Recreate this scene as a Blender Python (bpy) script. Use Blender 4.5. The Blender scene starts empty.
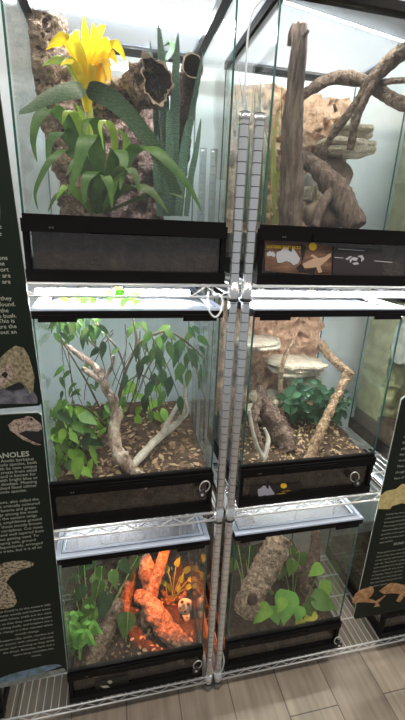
import bpy, math, random
from mathutils import Vector, Matrix, noise
random.seed(7)
rnd = random.random
def U(a, b): return a + (b - a) * rnd()
scene = bpy.context.scene
COL = scene.collection

# ------------------------------------------------------------------ camera
FPX, YAW, PITCH, ROLL = 386.33, 0.22854, 0.32078, 0.0420
CAMPOS = Vector((0.0, -0.95, 1.65))
_f = Vector((math.sin(YAW)*math.cos(PITCH), math.cos(YAW)*math.cos(PITCH), -math.sin(PITCH)))
_r0 = Vector((math.cos(YAW), -math.sin(YAW), 0)); _u0 = _r0.cross(_f)
_r = _r0*math.cos(ROLL) + _u0*math.sin(ROLL); _u = _u0*math.cos(ROLL) - _r0*math.sin(ROLL)
cam = bpy.data.cameras.new('camera'); camo = bpy.data.objects.new('camera', cam); COL.objects.link(camo)
cam.sensor_fit = 'VERTICAL'; cam.sensor_height = 36; cam.lens = 36*FPX/720; cam.clip_start = .02
mw = Matrix.Identity(4)
for i, v in enumerate((_r, _u, -_f)):
    for j in range(3): mw[j][i] = v[j]
mw.translation = CAMPOS
camo.matrix_world = mw
scene.camera = camo

def at(x, y, Y):
    """the point of the place at depth Y that stands at photo position x, y"""
    d = _r*((x-202.5)/FPX) + _u*(-(y-360)/FPX) + _f
    return CAMPOS + d*((Y-CAMPOS.y)/d.y)
def size(p, w): return (p-CAMPOS).dot(_f)*w/FPX
def atz(x, y, z):
    d = _r*((x-202.5)/FPX) + _u*(-(y-360)/FPX) + _f
    return CAMPOS + d*((z-CAMPOS.z)/d.z)

# ------------------------------------------------------------------ materials
MATS = {}
def nm(name):
    m = bpy.data.materials.new(name); m.use_nodes = True
    nt = m.node_tree; b = nt.nodes['Principled BSDF']
    MATS[name] = m
    return m, nt, b
def N(nt, t, **kw):
    n = nt.nodes.new(t)
    for k, v in kw.items(): setattr(n, k, v)
    return n
def plain(name, col, rough=.5, metal=0, spec=.5, emit=None, es=0):
    m, nt, b = nm(name)
    b.inputs['Base Color'].default_value = (*col, 1); b.inputs['Roughness'].default_value = rough
    b.inputs['Metallic'].default_value = metal; b.inputs['Specular IOR Level'].default_value = spec
    if emit: b.inputs['Emission Color'].default_value = (*emit, 1); b.inputs['Emission Strength'].default_value = es
    return m
def noisy(name, cols, scale=20, rough=.8, bump=.3, bscale=60, stretch=(1,1,1), detail=6, trans=0, dist=.01, spec=.3):
    """cols: list of (position, colour)"""
    m, nt, b = nm(name); L = nt.links
    tc = N(nt, 'ShaderNodeTexCoord'); mp = N(nt, 'ShaderNodeMapping'); mp.inputs['Scale'].default_value = stretch
    L.new(tc.outputs['Object'], mp.inputs['Vector'])
    n = N(nt, 'ShaderNodeTexNoise'); n.inputs['Scale'].default_value = scale; n.inputs['Detail'].default_value = detail
    n.inputs['Roughness'].default_value = .65
    L.new(mp.outputs[0], n.inputs['Vector'])
    r = N(nt, 'ShaderNodeValToRGB'); e = r.color_ramp.elements
    while len(e) < len(cols): e.new(.5)
    for k, (p, c) in enumerate(cols): e[k].position = p; e[k].color = (*c, 1)
    L.new(n.outputs['Fac'], r.inputs[0]); L.new(r.outputs[0], b.inputs['Base Color'])
    b.inputs['Roughness'].default_value = rough; b.inputs['Specular IOR Level'].default_value = spec
    if bump:
        n2 = N(nt, 'ShaderNodeTexNoise'); n2.inputs['Scale'].default_value = bscale; n2.inputs['Detail'].default_value = 4
        L.new(mp.outputs[0], n2.inputs['Vector'])
        bp = N(nt, 'ShaderNodeBump'); bp.inputs['Strength'].default_value = bump; bp.inputs['Distance'].default_value = dist
        L.new(n2.outputs['Fac'], bp.inputs['Height']); L.new(bp.outputs[0], b.inputs['Normal'])
    if trans:
        b.inputs['Transmission Weight'].default_value = 0
        b.inputs['Subsurface Weight'].default_value = 0
        out = nt.nodes['Material Output']; tl = N(nt, 'ShaderNodeBsdfTranslucent'); mx = N(nt, 'ShaderNodeMixShader'); mx.inputs[0].default_value = trans
        L.new(r.outputs[0], tl.inputs['Color']); L.new(b.outputs[0], mx.inputs[1]); L.new(tl.outputs[0], mx.inputs[2]); L.new(mx.outputs[0], out.inputs[0])
    return m

def glassy(name, tint, refl=.06, haze=0.0):
    m, nt, b = nm(name); L = nt.links; out = nt.nodes['Material Output']
    t = N(nt, 'ShaderNodeBsdfTransparent'); t.inputs[0].default_value = (*tint, 1)
    g = N(nt, 'ShaderNodeBsdfGlossy'); g.inputs['Roughness'].default_value = .02; g.inputs[0].default_value = (1, 1, 1, 1)
    lw = N(nt, 'ShaderNodeFresnel'); lw.inputs[0].default_value = 1.45
    ge = N(nt, 'ShaderNodeNewGeometry'); io = N(nt, 'ShaderNodeMapRange'); io.inputs[3].default_value = 1.45; io.inputs[4].default_value = 1/1.45
    L.new(ge.outputs['Backfacing'], io.inputs[0]); L.new(io.outputs[0], lw.inputs[0])   # same pane seen from either face
    mt = N(nt, 'ShaderNodeMath', operation='MULTIPLY'); mt.inputs[1].default_value = refl/.04
    mt.use_clamp = True
    L.new(lw.outputs[0], mt.inputs[0])
    mx = N(nt, 'ShaderNodeMixShader'); L.new(mt.outputs[0], mx.inputs[0]); L.new(t.outputs[0], mx.inputs[1]); L.new(g.outputs[0], mx.inputs[2])
    last = mx
    if haze:
        d = N(nt, 'ShaderNodeBsdfDiffuse'); d.inputs[0].default_value = (.8, .84, .82, 1)
        n = N(nt, 'ShaderNodeTexNoise'); n.inputs['Scale'].default_value = 5; tc = N(nt, 'ShaderNodeTexCoord'); L.new(tc.outputs['Object'], n.inputs['Vector'])
        mu = N(nt, 'ShaderNodeMath', operation='MULTIPLY'); mu.inputs[1].default_value = haze*2; L.new(n.outputs['Fac'], mu.inputs[0])
        m2 = N(nt, 'ShaderNodeMixShader'); L.new(mu.outputs[0], m2.inputs[0]); L.new(mx.outputs[0], m2.inputs[1]); L.new(d.outputs[0], m2.inputs[2]); last = m2
    L.new(last.outputs[0], out.inputs[0])
    return m

def screenish(name, col, alpha):
    m, nt, b = nm(name); L = nt.links; out = nt.nodes['Material Output']
    b.inputs['Base Color'].default_value = (*col, 1); b.inputs['Roughness'].default_value = .35
    t = N(nt, 'ShaderNodeBsdfTransparent'); mx = N(nt, 'ShaderNodeMixShader'); mx.inputs[0].default_value = alpha
    L.new(t.outputs[0], mx.inputs[1]); L.new(b.outputs[0], mx.inputs[2]); L.new(mx.outputs[0], out.inputs[0])
    return m

black = plain('black_plastic', (.007, .006, .006), .45, 0, .1)
blackm = plain('black_matt', (.01, .01, .01), .7)
glass = glassy('pane_glass', (.975, .988, .98), .028, .007)
glass_side = glassy('side_glass', (.955, .98, .972), .035, .004)
glass_low = glassy('window_glass', (.9, .9, .9), .04, .006)
glass_edge = plain('glass_edge', (.03, .10, .085), .2)
lid_panel_m = screenish('lid_screen', (.74, .80, .90), .28)
lid_frame_m = plain('lid_grey_blue', (.60, .68, .82), .3)
lid_line_m = plain('lid_dark_line', (.10, .14, .22), .4)
chrome = plain('chrome', (.72, .73, .74), .25, .85)
chrome_w = plain('chrome_wire', (.70, .70, .70), .35, .6)
tube_m = plain('lit_tube', (1, 1, 1), .4, emit=(.95, .97, 1.0), es=180)
tube_lo = plain('lit_tube_soft', (1, 1, 1), .4, emit=(1.0, .96, .88), es=150)
tube_bl = plain('lit_tube_white', (1, 1, 1), .4, emit=(1.0, .98, .93), es=300)
tube_tr = plain('lit_tube_cool', (1, 1, 1), .4, emit=(.95, .97, 1.0), es=135)
tube_hi = plain('lit_tube_bright', (1, 1, 1), .4, emit=(.95, .97, 1.0), es=360)
hood_m = plain('hood_grey', (.55, .56, .52), .45)
hood_white = plain('hood_white', (.85, .86, .88), .3)
sign_m = plain('sign_green_black', (.010, .015, .010), .5, 0, .2)
print_m = plain('print_cream', (.46, .47, .38), .6)
print_w = plain('print_white', (.78, .78, .76), .6)
ivory = plain('ivory_edge', (.6, .6, .55), .5)
yellow_p = plain('print_yellow', (.85, .55, .03), .6)
lilac_p = plain('print_lilac', (.42, .40, .47), .6)
grey_p = plain('print_grey', (.45, .45, .47), .6)
white_cord = plain('white_cable', (.8, .8, .8), .4)
grey_cord = plain('grey_cable', (.5, .52, .52), .4)
lock_black = plain('lock_black', (.03, .03, .032), .25)
steel = plain('steel_ring', (.7, .68, .64), .3, .7)
soil_m = noisy('dark_soil', [(.3, (.020, .012, .008)), (.55, (.055, .034, .022)), (.8, (.12, .08, .05))], 40, .95, .8, 120)
soil_b = noisy('brown_soil', [(.3, (.030, .018, .011)), (.55, (.085, .052, .032)), (.8, (.18, .12, .075))], 45, .95, .8, 120)
litter1 = noisy('dry_leaf_tan', [(.3, (.30, .20, .11)), (.7, (.50, .36, .22))], 30, .8, 0)
litter2 = noisy('dry_leaf_brown', [(.3, (.14, .08, .045)), (.7, (.28, .17, .10))], 30, .8, 0)
litter3 = noisy('dry_chip_gold', [(.3, (.38, .27, .12)), (.7, (.60, .46, .26))], 30, .8, 0)
cork_m = noisy('cork_bark', [(.32, (.07, .045, .03)), (.5, (.26, .18, .125)), (.7, (.46, .36, .27))], 75, .9, 1, 170, dist=.008)
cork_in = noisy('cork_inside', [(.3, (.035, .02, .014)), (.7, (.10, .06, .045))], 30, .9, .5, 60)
cork_rim = noisy('cork_rim', [(.3, (.30, .20, .13)), (.7, (.60, .46, .34))], 40, .9, .5, 60)
cork_dark = noisy('cork_dark', [(.3, (.03, .02, .015)), (.55, (.09, .06, .045)), (.8, (.20, .14, .11))], 50, .95, 1, 140, dist=.008)
cork_mauve = noisy('cork_mauve', [(.3, (.10, .065, .055)), (.55, (.25, .17, .145)), (.8, (.36, .26, .23))], 60, .95, 1, 150)
trunk_m = noisy('grey_brown_bark', [(.3, (.055, .035, .026)), (.5, (.15, .105, .08)), (.75, (.27, .205, .165))], 26, .9, 1, 60, (3, 3, .5))
branch_m = noisy('branch_bark', [(.3, (.06, .04, .025)), (.5, (.16, .11, .075)), (.75, (.30, .22, .15))], 60, .9, 1, 150)
branch_tan = noisy('branch_tan_bark', [(.33, (.07, .04, .02)), (.5, (.27, .175, .10)), (.68, (.50, .36, .22))], 80, .9, 1, 170)
drift_m = noisy('driftwood_pale', [(.34, (.10, .06, .04)), (.47, (.34, .245, .18)), (.68, (.62, .52, .43))], 36, .8, 1, 110, (1, 1, .5))
drift_g = noisy('driftwood_grey', [(.3, (.24, .20, .15)), (.55, (.50, .45, .37)), (.8, (.68, .62, .53))], 18, .8, .6, 60)
root_m = noisy('dark_root', [(.3, (.04, .025, .018)), (.5, (.14, .09, .065)), (.72, (.34, .25, .19))], 55, .9, 1, 130)
clay_m = noisy('tan_clay', [(.28, (.28, .15, .09)), (.43, (.64, .41, .26)), (.72, (.84, .62, .44))], 34, .95, 1, 150)
clay_r = noisy('red_clay', [(.28, (.20, .10, .06)), (.43, (.46, .27, .17)), (.72, (.64, .43, .29))], 34, .95, 1, 150)
clay_g = noisy('brown_clay', [(.25, (.20, .12, .075)), (.5, (.36, .24, .16)), (.75, (.52, .38, .27))], 16, .95, .7, 70)
stone_m = noisy('pale_stone', [(.3, (.36, .29, .20)), (.5, (.54, .47, .35)), (.75, (.68, .61, .48))], 30, .9, .9, 120)
stone_b = noisy('brown_stone', [(.3, (.15, .10, .07)), (.55, (.30, .22, .16)), (.8, (.45, .36, .28))], 18, .9, .7, 50)
stone_gy = noisy('grey_stone', [(.3, (.22, .20, .17)), (.55, (.40, .37, .32)), (.8, (.52, .48, .42))], 16, .9, .6, 50)
stone_y = noisy('yellow_stone', [(.3, (.19, .17, .08)), (.5, (.33, .31, .16)), (.75, (.46, .44, .28))], 22, .9, .5, 40)
def green(name, a, b_, tr=.3, rough=.4, scale=25): return noisy(name, [(.35, a), (.7, b_)], scale, rough, 0, trans=tr, spec=.5)
g_dark = green('leaf_dark', (.018, .055, .018), (.045, .11, .032))
g_mid = green('leaf_mid', (.06, .145, .025), (.13, .26, .05))
g_light = green('leaf_light', (.16, .34, .035), (.30, .50, .08))
g_lime = green('leaf_lime', (.26, .42, .04), (.42, .56, .08))
g_olive = green('leaf_olive', (.07, .13, .03), (.15, .22, .06))
g_bright = green('leaf_bright', (.15, .42, .06), (.28, .58, .12))
g_yellow = green('leaf_yellow', (.50, .50, .05), (.70, .60, .08))
g_blue = green('leaf_bluegreen', (.02, .075, .035), (.045, .13, .06), .15, .3)
g_bush = green('leaf_bush', (.05, .13, .06), (.09, .20, .10), .15, .3)
g_straw = green('leaf_straw', (.32, .36, .08), (.50, .50, .16))
petal = green('petal_yellow', (.95, .68, .01), (1.0, .84, .04), .35, .4, 14)
petal_o = green('petal_gold', (.92, .56, .008), (.98, .70, .02), .35, .4, 14)
stem_g = plain('stem_green', (.22, .34, .07), .5)
stem_y = plain('stem_pale', (.45, .52, .12), .5)
stem_b = noisy('stem_brown', [(.3, (.06, .045, .03)), (.7, (.16, .12, .08))], 40, .8, .3)

def banded(name, a, b_, scale):
    m, nt, b = nm(name); L = nt.links
    tc = N(nt, 'ShaderNodeTexCoord'); w = N(nt, 'ShaderNodeTexWave', wave_type='BANDS', bands_direction='Z')
    w.inputs['Scale'].default_value = scale; w.inputs['Distortion'].default_value = 9; w.inputs['Detail'].default_value = 3; w.inputs['Detail Scale'].default_value = 3
    L.new(tc.outputs['Object'], w.inputs['Vector'])
    r = N(nt, 'ShaderNodeValToRGB'); e = r.color_ramp.elements; e[0].color = (*a, 1); e[1].color = (*b_, 1); e[0].position = .3; e[1].position = .75
    L.new(w.outputs['Fac'], r.inputs[0]); L.new(r.outputs[0], b.inputs['Base Color']); b.inputs['Roughness'].default_value = .4
    return m
snake_m = banded('snake_leaf', (.06, .125, .085), (.145, .235, .16), 60)
snake_d = banded('broad_banded_leaf', (.045, .085, .04), (.085, .14, .06), 50)

# ------------------------------------------------------------------ mesh builder
class MB:
    def __init__(s): s.v = []; s.f = []; s.mi = []; s.sm = []
    def face(s, idx, mi=0, sm=False): s.f.append(idx); s.mi.append(mi); s.sm.append(sm)
    def box(s, x0, x1, y0, y1, z0, z1, mi=0):
        n = len(s.v)
        s.v += [Vector(p) for p in ((x0,y0,z0),(x1,y0,z0),(x1,y1,z0),(x0,y1,z0),(x0,y0,z1),(x1,y0,z1),(x1,y1,z1),(x0,y1,z1))]
        for q in ((0,3,2,1),(4,5,6,7),(0,1,5,4),(1,2,6,5),(2,3,7,6),(3,0,4,7)): s.face([n+k for k in q], mi)
        return s
    def obox(s, c, ax, ay, az, mi=0):
        """oriented box: centre and three half axes"""
        n = len(s.v); c = Vector(c)
        for sz in (-1, 1):
            for sx, sy in ((-1,-1),(1,-1),(1,1),(-1,1)): s.v.append(c + ax*sx + ay*sy + az*sz)
        for q in ((0,3,2,1),(4,5,6,7),(0,1,5,4),(1,2,6,5),(2,3,7,6),(3,0,4,7)): s.face([n+k for k in q], mi)
        return s
    def tube(s, pts, radii, n=10, mi=0, amp=0, freq=30, cap=True, sm=True, flat=1.0, seed=0):
        rings = []
        pts = [Vector(p) for p in pts]
        ref = None
        for i, p in enumerate(pts):
            t = (pts[min(i+1, len(pts)-1)] - pts[max(i-1, 0)]).normalized()
            if ref is None:
                ref = Vector((0, 1, 0)) if abs(t.y) < .9 else Vector((1, 0, 0))
            a = (ref - t*ref.dot(t)).normalized(); b = t.cross(a); ref = a
            base = len(s.v); rr = radii[i] if hasattr(radii, '__len__') else radii
            for k in range(n):
                th = 2*math.pi*k/n
                d = a*math.cos(th)*flat + b*math.sin(th)
                q = p + d*rr
                if amp:
                    q = p + d*rr*(1 + amp*noise.noise(q*freq + Vector((seed, 0, 0))) + amp*.6*noise.noise(q*freq*2.7 + Vector((0, seed, 0))) + amp*.45*(.5-abs(noise.noise(q*freq*6 + Vector((0, 0, seed))))*2))
                s.v.append(q)
            rings.append(base)
        for i in range(len(rings)-1):
            for k in range(n):
                k2 = (k+1) % n
                s.face([rings[i]+k, rings[i]+k2, rings[i+1]+k2, rings[i+1]+k], mi, sm)
        if cap:
            s.face([rings[0]+k for k in range(n)][::-1], mi); s.face([rings[-1]+k for k in range(n)], mi)
        s.last = rings; return s
    def hollow(s, pts, radii, n=22, amp=.25, freq=22, wall=.72, seed=0, rim=.0):
        """bark tube with an inner wall; slots: 0 outside, 1 inside, 2 rim"""
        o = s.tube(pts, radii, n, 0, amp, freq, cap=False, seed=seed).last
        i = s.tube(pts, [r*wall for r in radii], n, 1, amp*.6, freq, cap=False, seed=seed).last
        for a, b in ((o[0], i[0]), (o[-1], i[-1])):
            for k in range(n):
                k2 = (k+1) % n; s.face([a+k, b+k, b+k2, a+k2], 2)
        return s
    def ribbon(s, pts, widths, side, fold=.25, mi=0, twist=0):
        """leaf blade along a path: three columns of points, folded along the middle"""
        pts = [Vector(p) for p in pts]; prev = None
        for i, p in enumerate(pts):
            t = (pts[min(i+1, len(pts)-1)] - pts[max(i-1, 0)]).normalized()
            sd = Vector(side); 
            if twist: sd = Matrix.Rotation(twist*i/len(pts), 3, t) @ sd
            sd = sd - t*sd.dot(t)
            if sd.length < 1e-4: sd = Vector((0, 0, 1)) - t*t.z
            sd.normalize(); nn = sd.cross(t); w = widths[i]/2
            b = len(s.v)
            s.v += [p - sd*w + nn*w*fold, p, p + sd*w + nn*w*fold]
            if prev is not None:
                s.face([prev, prev+1, b+1, b], mi, True); s.face([prev+1, prev+2, b+2, b+1], mi, True)
            prev = b
    def leaf(s, base, d, length, width, nrm, droop=.3, mi=0, fold=.25, n=5, shape='ovate'):
        """one leaf from its base along d, facing nrm, bending with gravity"""
        d = Vector(d).normalized(); base = Vector(base); side = d.cross(Vector(nrm))
        if side.length < 1e-3: side = d.cross(Vector((0.3, 1, .2)))
        pts = []; ws = []
        for i in range(n+1):
            t = i/n
            pts.append(base + d*length*t + Vector((0, 0, -1))*length*droop*t*t)
            if shape == 'ovate': w = math.sin(math.pi*min(1, t**.75))*(1-.15*t) if t < 1 else 0
            elif shape == 'heart': w = (math.sin(math.pi*min(1, (t*.92+.08)**.6)))
            else: w = min(1, t*4+.3)*(1-t**3)
            ws.append(max(w, .03)*width)
        s.ribbon(pts, ws, side, fold, mi)
    def blob(s, c, r, sub=3, mi=0, amp=.2, freq=12, box=1.0, seed=0, sm=True, rot=0):
        """rounded stone: r = half sizes; box<1 squares it off"""
        import bmesh
        bm = bmesh.new(); bmesh.ops.create_icosphere(bm, subdivisions=sub, radius=1)
        n = len(s.v); c = Vector(c); R_ = Matrix.Rotation(rot, 3, 'Z')
        for v in bm.verts:
            p = v.co.normalized(); q = Vector([math.copysign(abs(a)**box, a) for a in p])
            w = Vector((q.x*r[0], q.y*r[1], q.z*r[2]))
            k = 1 + amp*noise.noise(w*freq + Vector((seed*3.1, seed, 0))) + amp*.5*noise.noise(w*freq*2.6 + Vector((0, seed*2.3, seed)))
            s.v.append(c + R_ @ (w*k))
        for f in bm.faces: s.face([n+v.index for v in f.verts], mi, sm)
        bm.free(); return s
    def prism(s, pts, thick, dirv, mi=0):
        """flat outline with a little thickness along dirv"""
        n = len(s.v); k = len(pts); d = Vector(dirv)*thick
        s.v += [Vector(p) for p in pts] + [Vector(p)+d for p in pts]
        s.face([n+i for i in range(k)][::-1], mi); s.face([n+k+i for i in range(k)], mi)
        for i in range(k): s.face([n+i, n+(i+1) % k, n+k+(i+1) % k, n+k+i], mi)
    def build(s, name, mats, parent=None):
        me = bpy.data.meshes.new(name)
        off = parent.matrix_world.translation.copy() if parent is not None else Vector((0, 0, 0))
        if parent is not None:
            off = wloc(parent)
        org = off
        if parent is None:
            if s.v:
                xs = [v.x for v in s.v]; ys = [v.y for v in s.v]; zs = [v.z for v in s.v]
                org = Vector(((min(xs)+max(xs))/2, (min(ys)+max(ys))/2, min(zs)))
        me.from_pydata([v-org for v in s.v], [], s.f)
        if not isinstance(mats, (list, tuple)): mats = [mats]
        for m in mats: me.materials.append(m)
        me.polygons.foreach_set('material_index', s.mi); me.polygons.foreach_set('use_smooth', s.sm); me.update()
        o = bpy.data.objects.new(name, me); COL.objects.link(o)
        if parent is not None: o.parent = parent
        else: o.location = org
        return o
def wloc(o):
    v = Vector(o.location)
    while o.parent is not None: o = o.parent; v += Vector(o.location)
    return v
def tag(o, label=None, cat=None, group=None, kind=None):
    if label: o['label'] = label
    if cat: o['category'] = cat
    if group: o['group'] = group
    if kind: o['kind'] = kind
    return o
def thing(name, loc, label, cat, group=None):
    o = bpy.data.objects.new(name, None); COL.objects.link(o); o.location = loc; o.empty_display_size = .05
    return tag(o, label, cat, group)
def copy_tree(o, parent=None):
    c = o.copy(); COL.objects.link(c)
    if parent is not None: c.parent = parent
    for ch in [x for x in o.children]: copy_tree(ch, c)
    return c
def spline(pts, n=6):
    """smooth path through (vector, radius) pairs"""
    P = [Vector(p[0]) for p in pts]; R_ = [p[1] for p in pts]; out = []; ro = []
    for i in range(len(P)-1):
        a, b, c, d = P[max(i-1, 0)], P[i], P[i+1], P[min(i+2, len(P)-1)]
        for k in range(n):
            t = k/n
            out.append(.5*((2*b) + (c-a)*t + (2*a-5*b+4*c-d)*t*t + (3*b-a-3*c+d)*t**3)); ro.append(R_[i]*(1-t)+R_[i+1]*t)
    out.append(P[-1]); ro.append(R_[-1]); return out, ro
def path(pts, n=6):
    """list of (x, y, Y, width) read off the photo -> smooth points and radii"""
    return spline([(at(x, y, Y), size(at(x, y, Y), w)/2) for x, y, Y, w in pts], n)

# ------------------------------------------------------------------ setting
def floor_mat():
    m, nt, b = nm('wood_tile_floor'); L = nt.links
    tc = N(nt, 'ShaderNodeTexCoord'); mp = N(nt, 'ShaderNodeMapping'); mp.inputs['Rotation'].default_value = (0, 0, math.pi/2)
    mp.inputs['Location'].default_value = (.855, .022, 0)
    L.new(tc.outputs['Object'], mp.inputs['Vector'])
    br = N(nt, 'ShaderNodeTexBrick'); br.offset = .5; br.inputs['Scale'].default_value = 1; br.inputs['Brick Width'].default_value = 1.2
    br.inputs['Row Height'].default_value = .192; br.inputs['Mortar Size'].default_value = .0022; br.inputs['Mortar'].default_value = (.13, .11, .09, 1)
    br.inputs['Color1'].default_value = (.37, .305, .235, 1); br.inputs['Color2'].default_value = (.28, .228, .178, 1); br.inputs['Bias'].default_value = 0
    L.new(mp.outputs[0], br.inputs['Vector'])
    m2 = N(nt, 'ShaderNodeMapping'); m2.inputs['Scale'].default_value = (28, 2.2, 1); L.new(tc.outputs['Object'], m2.inputs['Vector'])
    n = N(nt, 'ShaderNodeTexNoise'); n.inputs['Scale'].default_value = 1.6; n.inputs['Detail'].default_value = 6; L.new(m2.outputs[0], n.inputs['Vector'])
    n2 = N(nt, 'ShaderNodeTexNoise'); n2.inputs['Scale'].default_value = 6; L.new(tc.outputs['Object'], n2.inputs['Vector'])
    ad = N(nt, 'ShaderNodeMath', operation='ADD'); L.new(n.outputs['Fac'], ad.inputs[0]); L.new(n2.outputs['Fac'], ad.inputs[1])
    mr = N(nt, 'ShaderNodeMapRange'); mr.inputs[1].default_value = .6; mr.inputs[2].default_value = 1.4; mr.inputs[3].default_value = .6; mr.inputs[4].default_value = 1.35
    L.new(ad.outputs[0], mr.inputs[0])
    mx = N(nt, 'ShaderNodeMix', data_type='RGBA', blend_type='MULTIPLY'); mx.inputs[0].default_value = 1
    L.new(br.outputs['Color'], mx.inputs[6]); L.new(mr.outputs[0], mx.inputs[7]); L.new(mx.outputs[2], b.inputs['Base Color'])
    b.inputs['Roughness'].default_value = .4
    return m
o = MB().box(-2.2, 3.0, -2.6, .62, -.06, 0).build('floor', floor_mat()); tag(o, kind='structure')
wall_m = noisy('pale_wall', [(.3, (.78, .84, .87)), (.7, (.83, .88, .90))], 2, .6, 0)
tag(MB().box(-2.2, 3.0, .62, .70, 0, 2.75).build('wall_back', wall_m), kind='structure')
tag(MB().box(-2.2, 3.0, .605, .62, 0, .10).build('baseboard_back', plain('baseboard', (.45, .43, .40), .5)), kind='structure')

# ------------------------------------------------------------------ racks
SH = (1.525, .823, .076)                     # tops of the three shelf levels
def post_mesh():
    m = MB(); z = .03
    while z < 1.89:
        m.tube([(0, 0, z), (0, 0, z+.0233)], .0124, 16, 0, cap=False)
        m.tube([(0, 0, z+.0233), (0, 0, z+.02332), (0, 0, z+.02538), (0, 0, z+.0254)], [.0124, .0118, .0118, .0124], 16, 1, cap=False, sm=False)
        z += .0254
    return m
def make_rack(x0, x1, label, nwire):
    root = thing('wire_shelving_rack', (x0, .235, 0), label, 'shelving rack')
    first = None
    for px in (x0, x1):
        for py in (.0125, .4475):
            if first is None:
                p = post_mesh().build('post', [chrome, plain('groove_dark', (.10, .10, .10), .5, .5)], root); p.location = (px-x0, py-.235, 0); p.data.transform(Matrix.Translation(wloc(root))); first = p
                for c in (MB().tube([(x0, .235, 1.893), (x0, .235, 1.906)], .0128, 16).build('post_cap', chrome, root), MB().tube([(x0, .235, 0), (x0, .235, .012), (x0, .235, .03)], [.014, .014, .008], 14).build('levelling_foot', plain('foot_grey', (.25, .24, .22), .4, .5), root)):
                    c.parent = p
                proto_post = p
            else:
                p = copy_tree(proto_post, root); p.location = (px-x0, py-.235, 0)
    for zt in SH:
        s = MB()
        for yy in (.006, .454):
            for zz, rr in ((zt-.004, .0032), (zt-.032, .0032)):
                s.tube([(x0, yy, zz), (x1, yy, zz)], rr, 8)
            k = int((x1-x0)/.036); st = (x1-x0)/k; zig = []
            for i in range(k+1): zig.append((x0+i*st, yy, zt-.006 if i % 2 else zt-.030))
            s.tube(zig, .0018, 6, sm=False)
        for xx in (x0, x1):
            for zz in (zt-.004, zt-.032): s.tube([(xx, .006, zz), (xx, .454, zz)], .0032, 8)
        sh = s.build('shelf', chrome_w, root)
        d = MB()
        for i in range(1, nwire):
            xx = x0+(x1-x0)*i/nwire
            d.tube([(xx, .006, zt-.002), (xx, .454, zt-.002)], .0017, 6)
        for yy in (.12, .23, .34): d.tube([(x0, yy, zt-.006), (x1, yy, zt-.006)], .003, 6)
        d.build('wire_deck', chrome_w, sh)
        for px in (x0, x1):
            for py in (.0125, .4475):
                MB().tube([(px, py, zt-.038), (px, py, zt-.034), (px, py, zt+.006)], [.0152, .0150, .0140], 16).build('collar', chrome, sh)
                MB().tube([(px, py, zt-.044), (px, py, zt-.037)], [.0152, .0168], 16).build('collar_ring', blackm, sh)
    return root
make_rack(-.92, .298, 'left chrome wire shelving rack carrying the bromeliad, vine and heat lit tanks', 48)
make_rack(.3345, 1.56, 'right chrome wire shelving rack carrying the rocky, clay backed and pothos tanks', 48)

# ------------------------------------------------------------------ terrariums
W, DEP, TOP = .465, .44, .612
def make_terrarium():
    """built with its front left bottom corner at the origin"""
    r = thing('terrarium', (0, 0, 0), 'x', 'terrarium', 'glass terrariums on the wire racks')
    b = MB()
    b.box(-.003, W+.003, -.008, .016, 0, .027)                       # front lip
    b.box(0, W, .016, DEP, 0, .008)
    b.box(-.002, .004, .016, DEP, .008, .05); b.box(W-.004, W+.002, .016, DEP, .008, .05); b.box(.004, W-.004, DEP-.006, DEP, .008, .05)
    b.box(-.002, .010, -.004, .014, .027, .110); b.box(W-.010, W+.002, -.004, .014, .027, .110)
    b.build('base_tray', black, r)
    MB().box(.012, W-.012, .004, .009, .027, .110).build('substrate_window', glass_low, r)
    f = MB()
    f.box(-.003, W+.003, -.008, .016, .110, .138)
    f.box(.0, W, -.002, .012, .138, .148)
    f.box(W*.30, W*.70, -.012, -.008, .113, .132)
    fb = f.build('front_bar', black, r)
    v = MB()
    for i in range(2): v.box(W*.12+i*.006, W*.12+i*.006+.003, -.0095, -.008, .118, .122)
    v.build('vent_slot', plain('slot_grey', (.08, .08, .08), .5), fb)
    MB().box(.004, W-.004, .002, .006, .146, TOP+.002).build('door', glass, r)
    MB().box(.0015, .0055, .018, DEP-.004, .05, TOP).build('side_pane', glass_side, r)
    MB().box(W-.0055, W-.0015, .018, DEP-.004, .05, TOP).build('side_pane', glass_side, r)
    MB().box(.006, W-.006, DEP-.006, DEP-.002, .05, TOP).build('back_pane', glass_side, r)
    for x in (0, W-.004):
        for y in (.0015, DEP-.004): MB().box(x, x+.004, y, y+.004, .05 if y > .01 else .148, TOP).build('corner_edge', glass_edge, r)
    l = MB()                                                        # black ring of the lid
    l.box(-.003, W+.003, -.008, .020, TOP+.003, TOP+.022); l.box(-.003, W+.003, DEP-.022, DEP+.002, TOP+.003, TOP+.022)
    l.box(-.003, .019, .020, DEP-.022, TOP, TOP+.022); l.box(W-.019, W+.003, .020, DEP-.022, TOP, TOP+.022)
    l.box(W*.78, W*.97, -.011, -.008, TOP-.005, TOP+.012); l.box(W*.03, W*.22, -.011, -.008, TOP-.005, TOP+.012)
    lid = l.build('lid', black, r)
    t = MB()
    z0, z1 = TOP+.022, TOP+.028
    t.box(-.003, W+.003, -.007, .022, z0, z1); t.box(-.003, W+.003, DEP-.024, DEP+.002, z0, z1)
    t.box(-.003, .021, .022, DEP-.024, z0, z1); t.box(W-.021, W+.003, .022, DEP-.024, z0, z1)
    t.build('lid_frame', lid_frame_m, lid)
    MB().box(.021, W-.021, .022, DEP-.024, TOP+.014, TOP+.016).build('mesh_screen', lid_panel_m, lid)
    e = MB(); z2 = z1+.0006
    e.box(.012, W-.012, .010, .0125, z1, z2); e.box(.012, .0145, .0125, DEP-.02, z1, z2); e.box(W-.0145, W-.012, .0125, DEP-.02, z1, z2)
    e.build('lid_groove', lid_line_m, lid)
    return r
LX, RX, NX = -.195, .362, 1.03
proto = make_terrarium()
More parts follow.
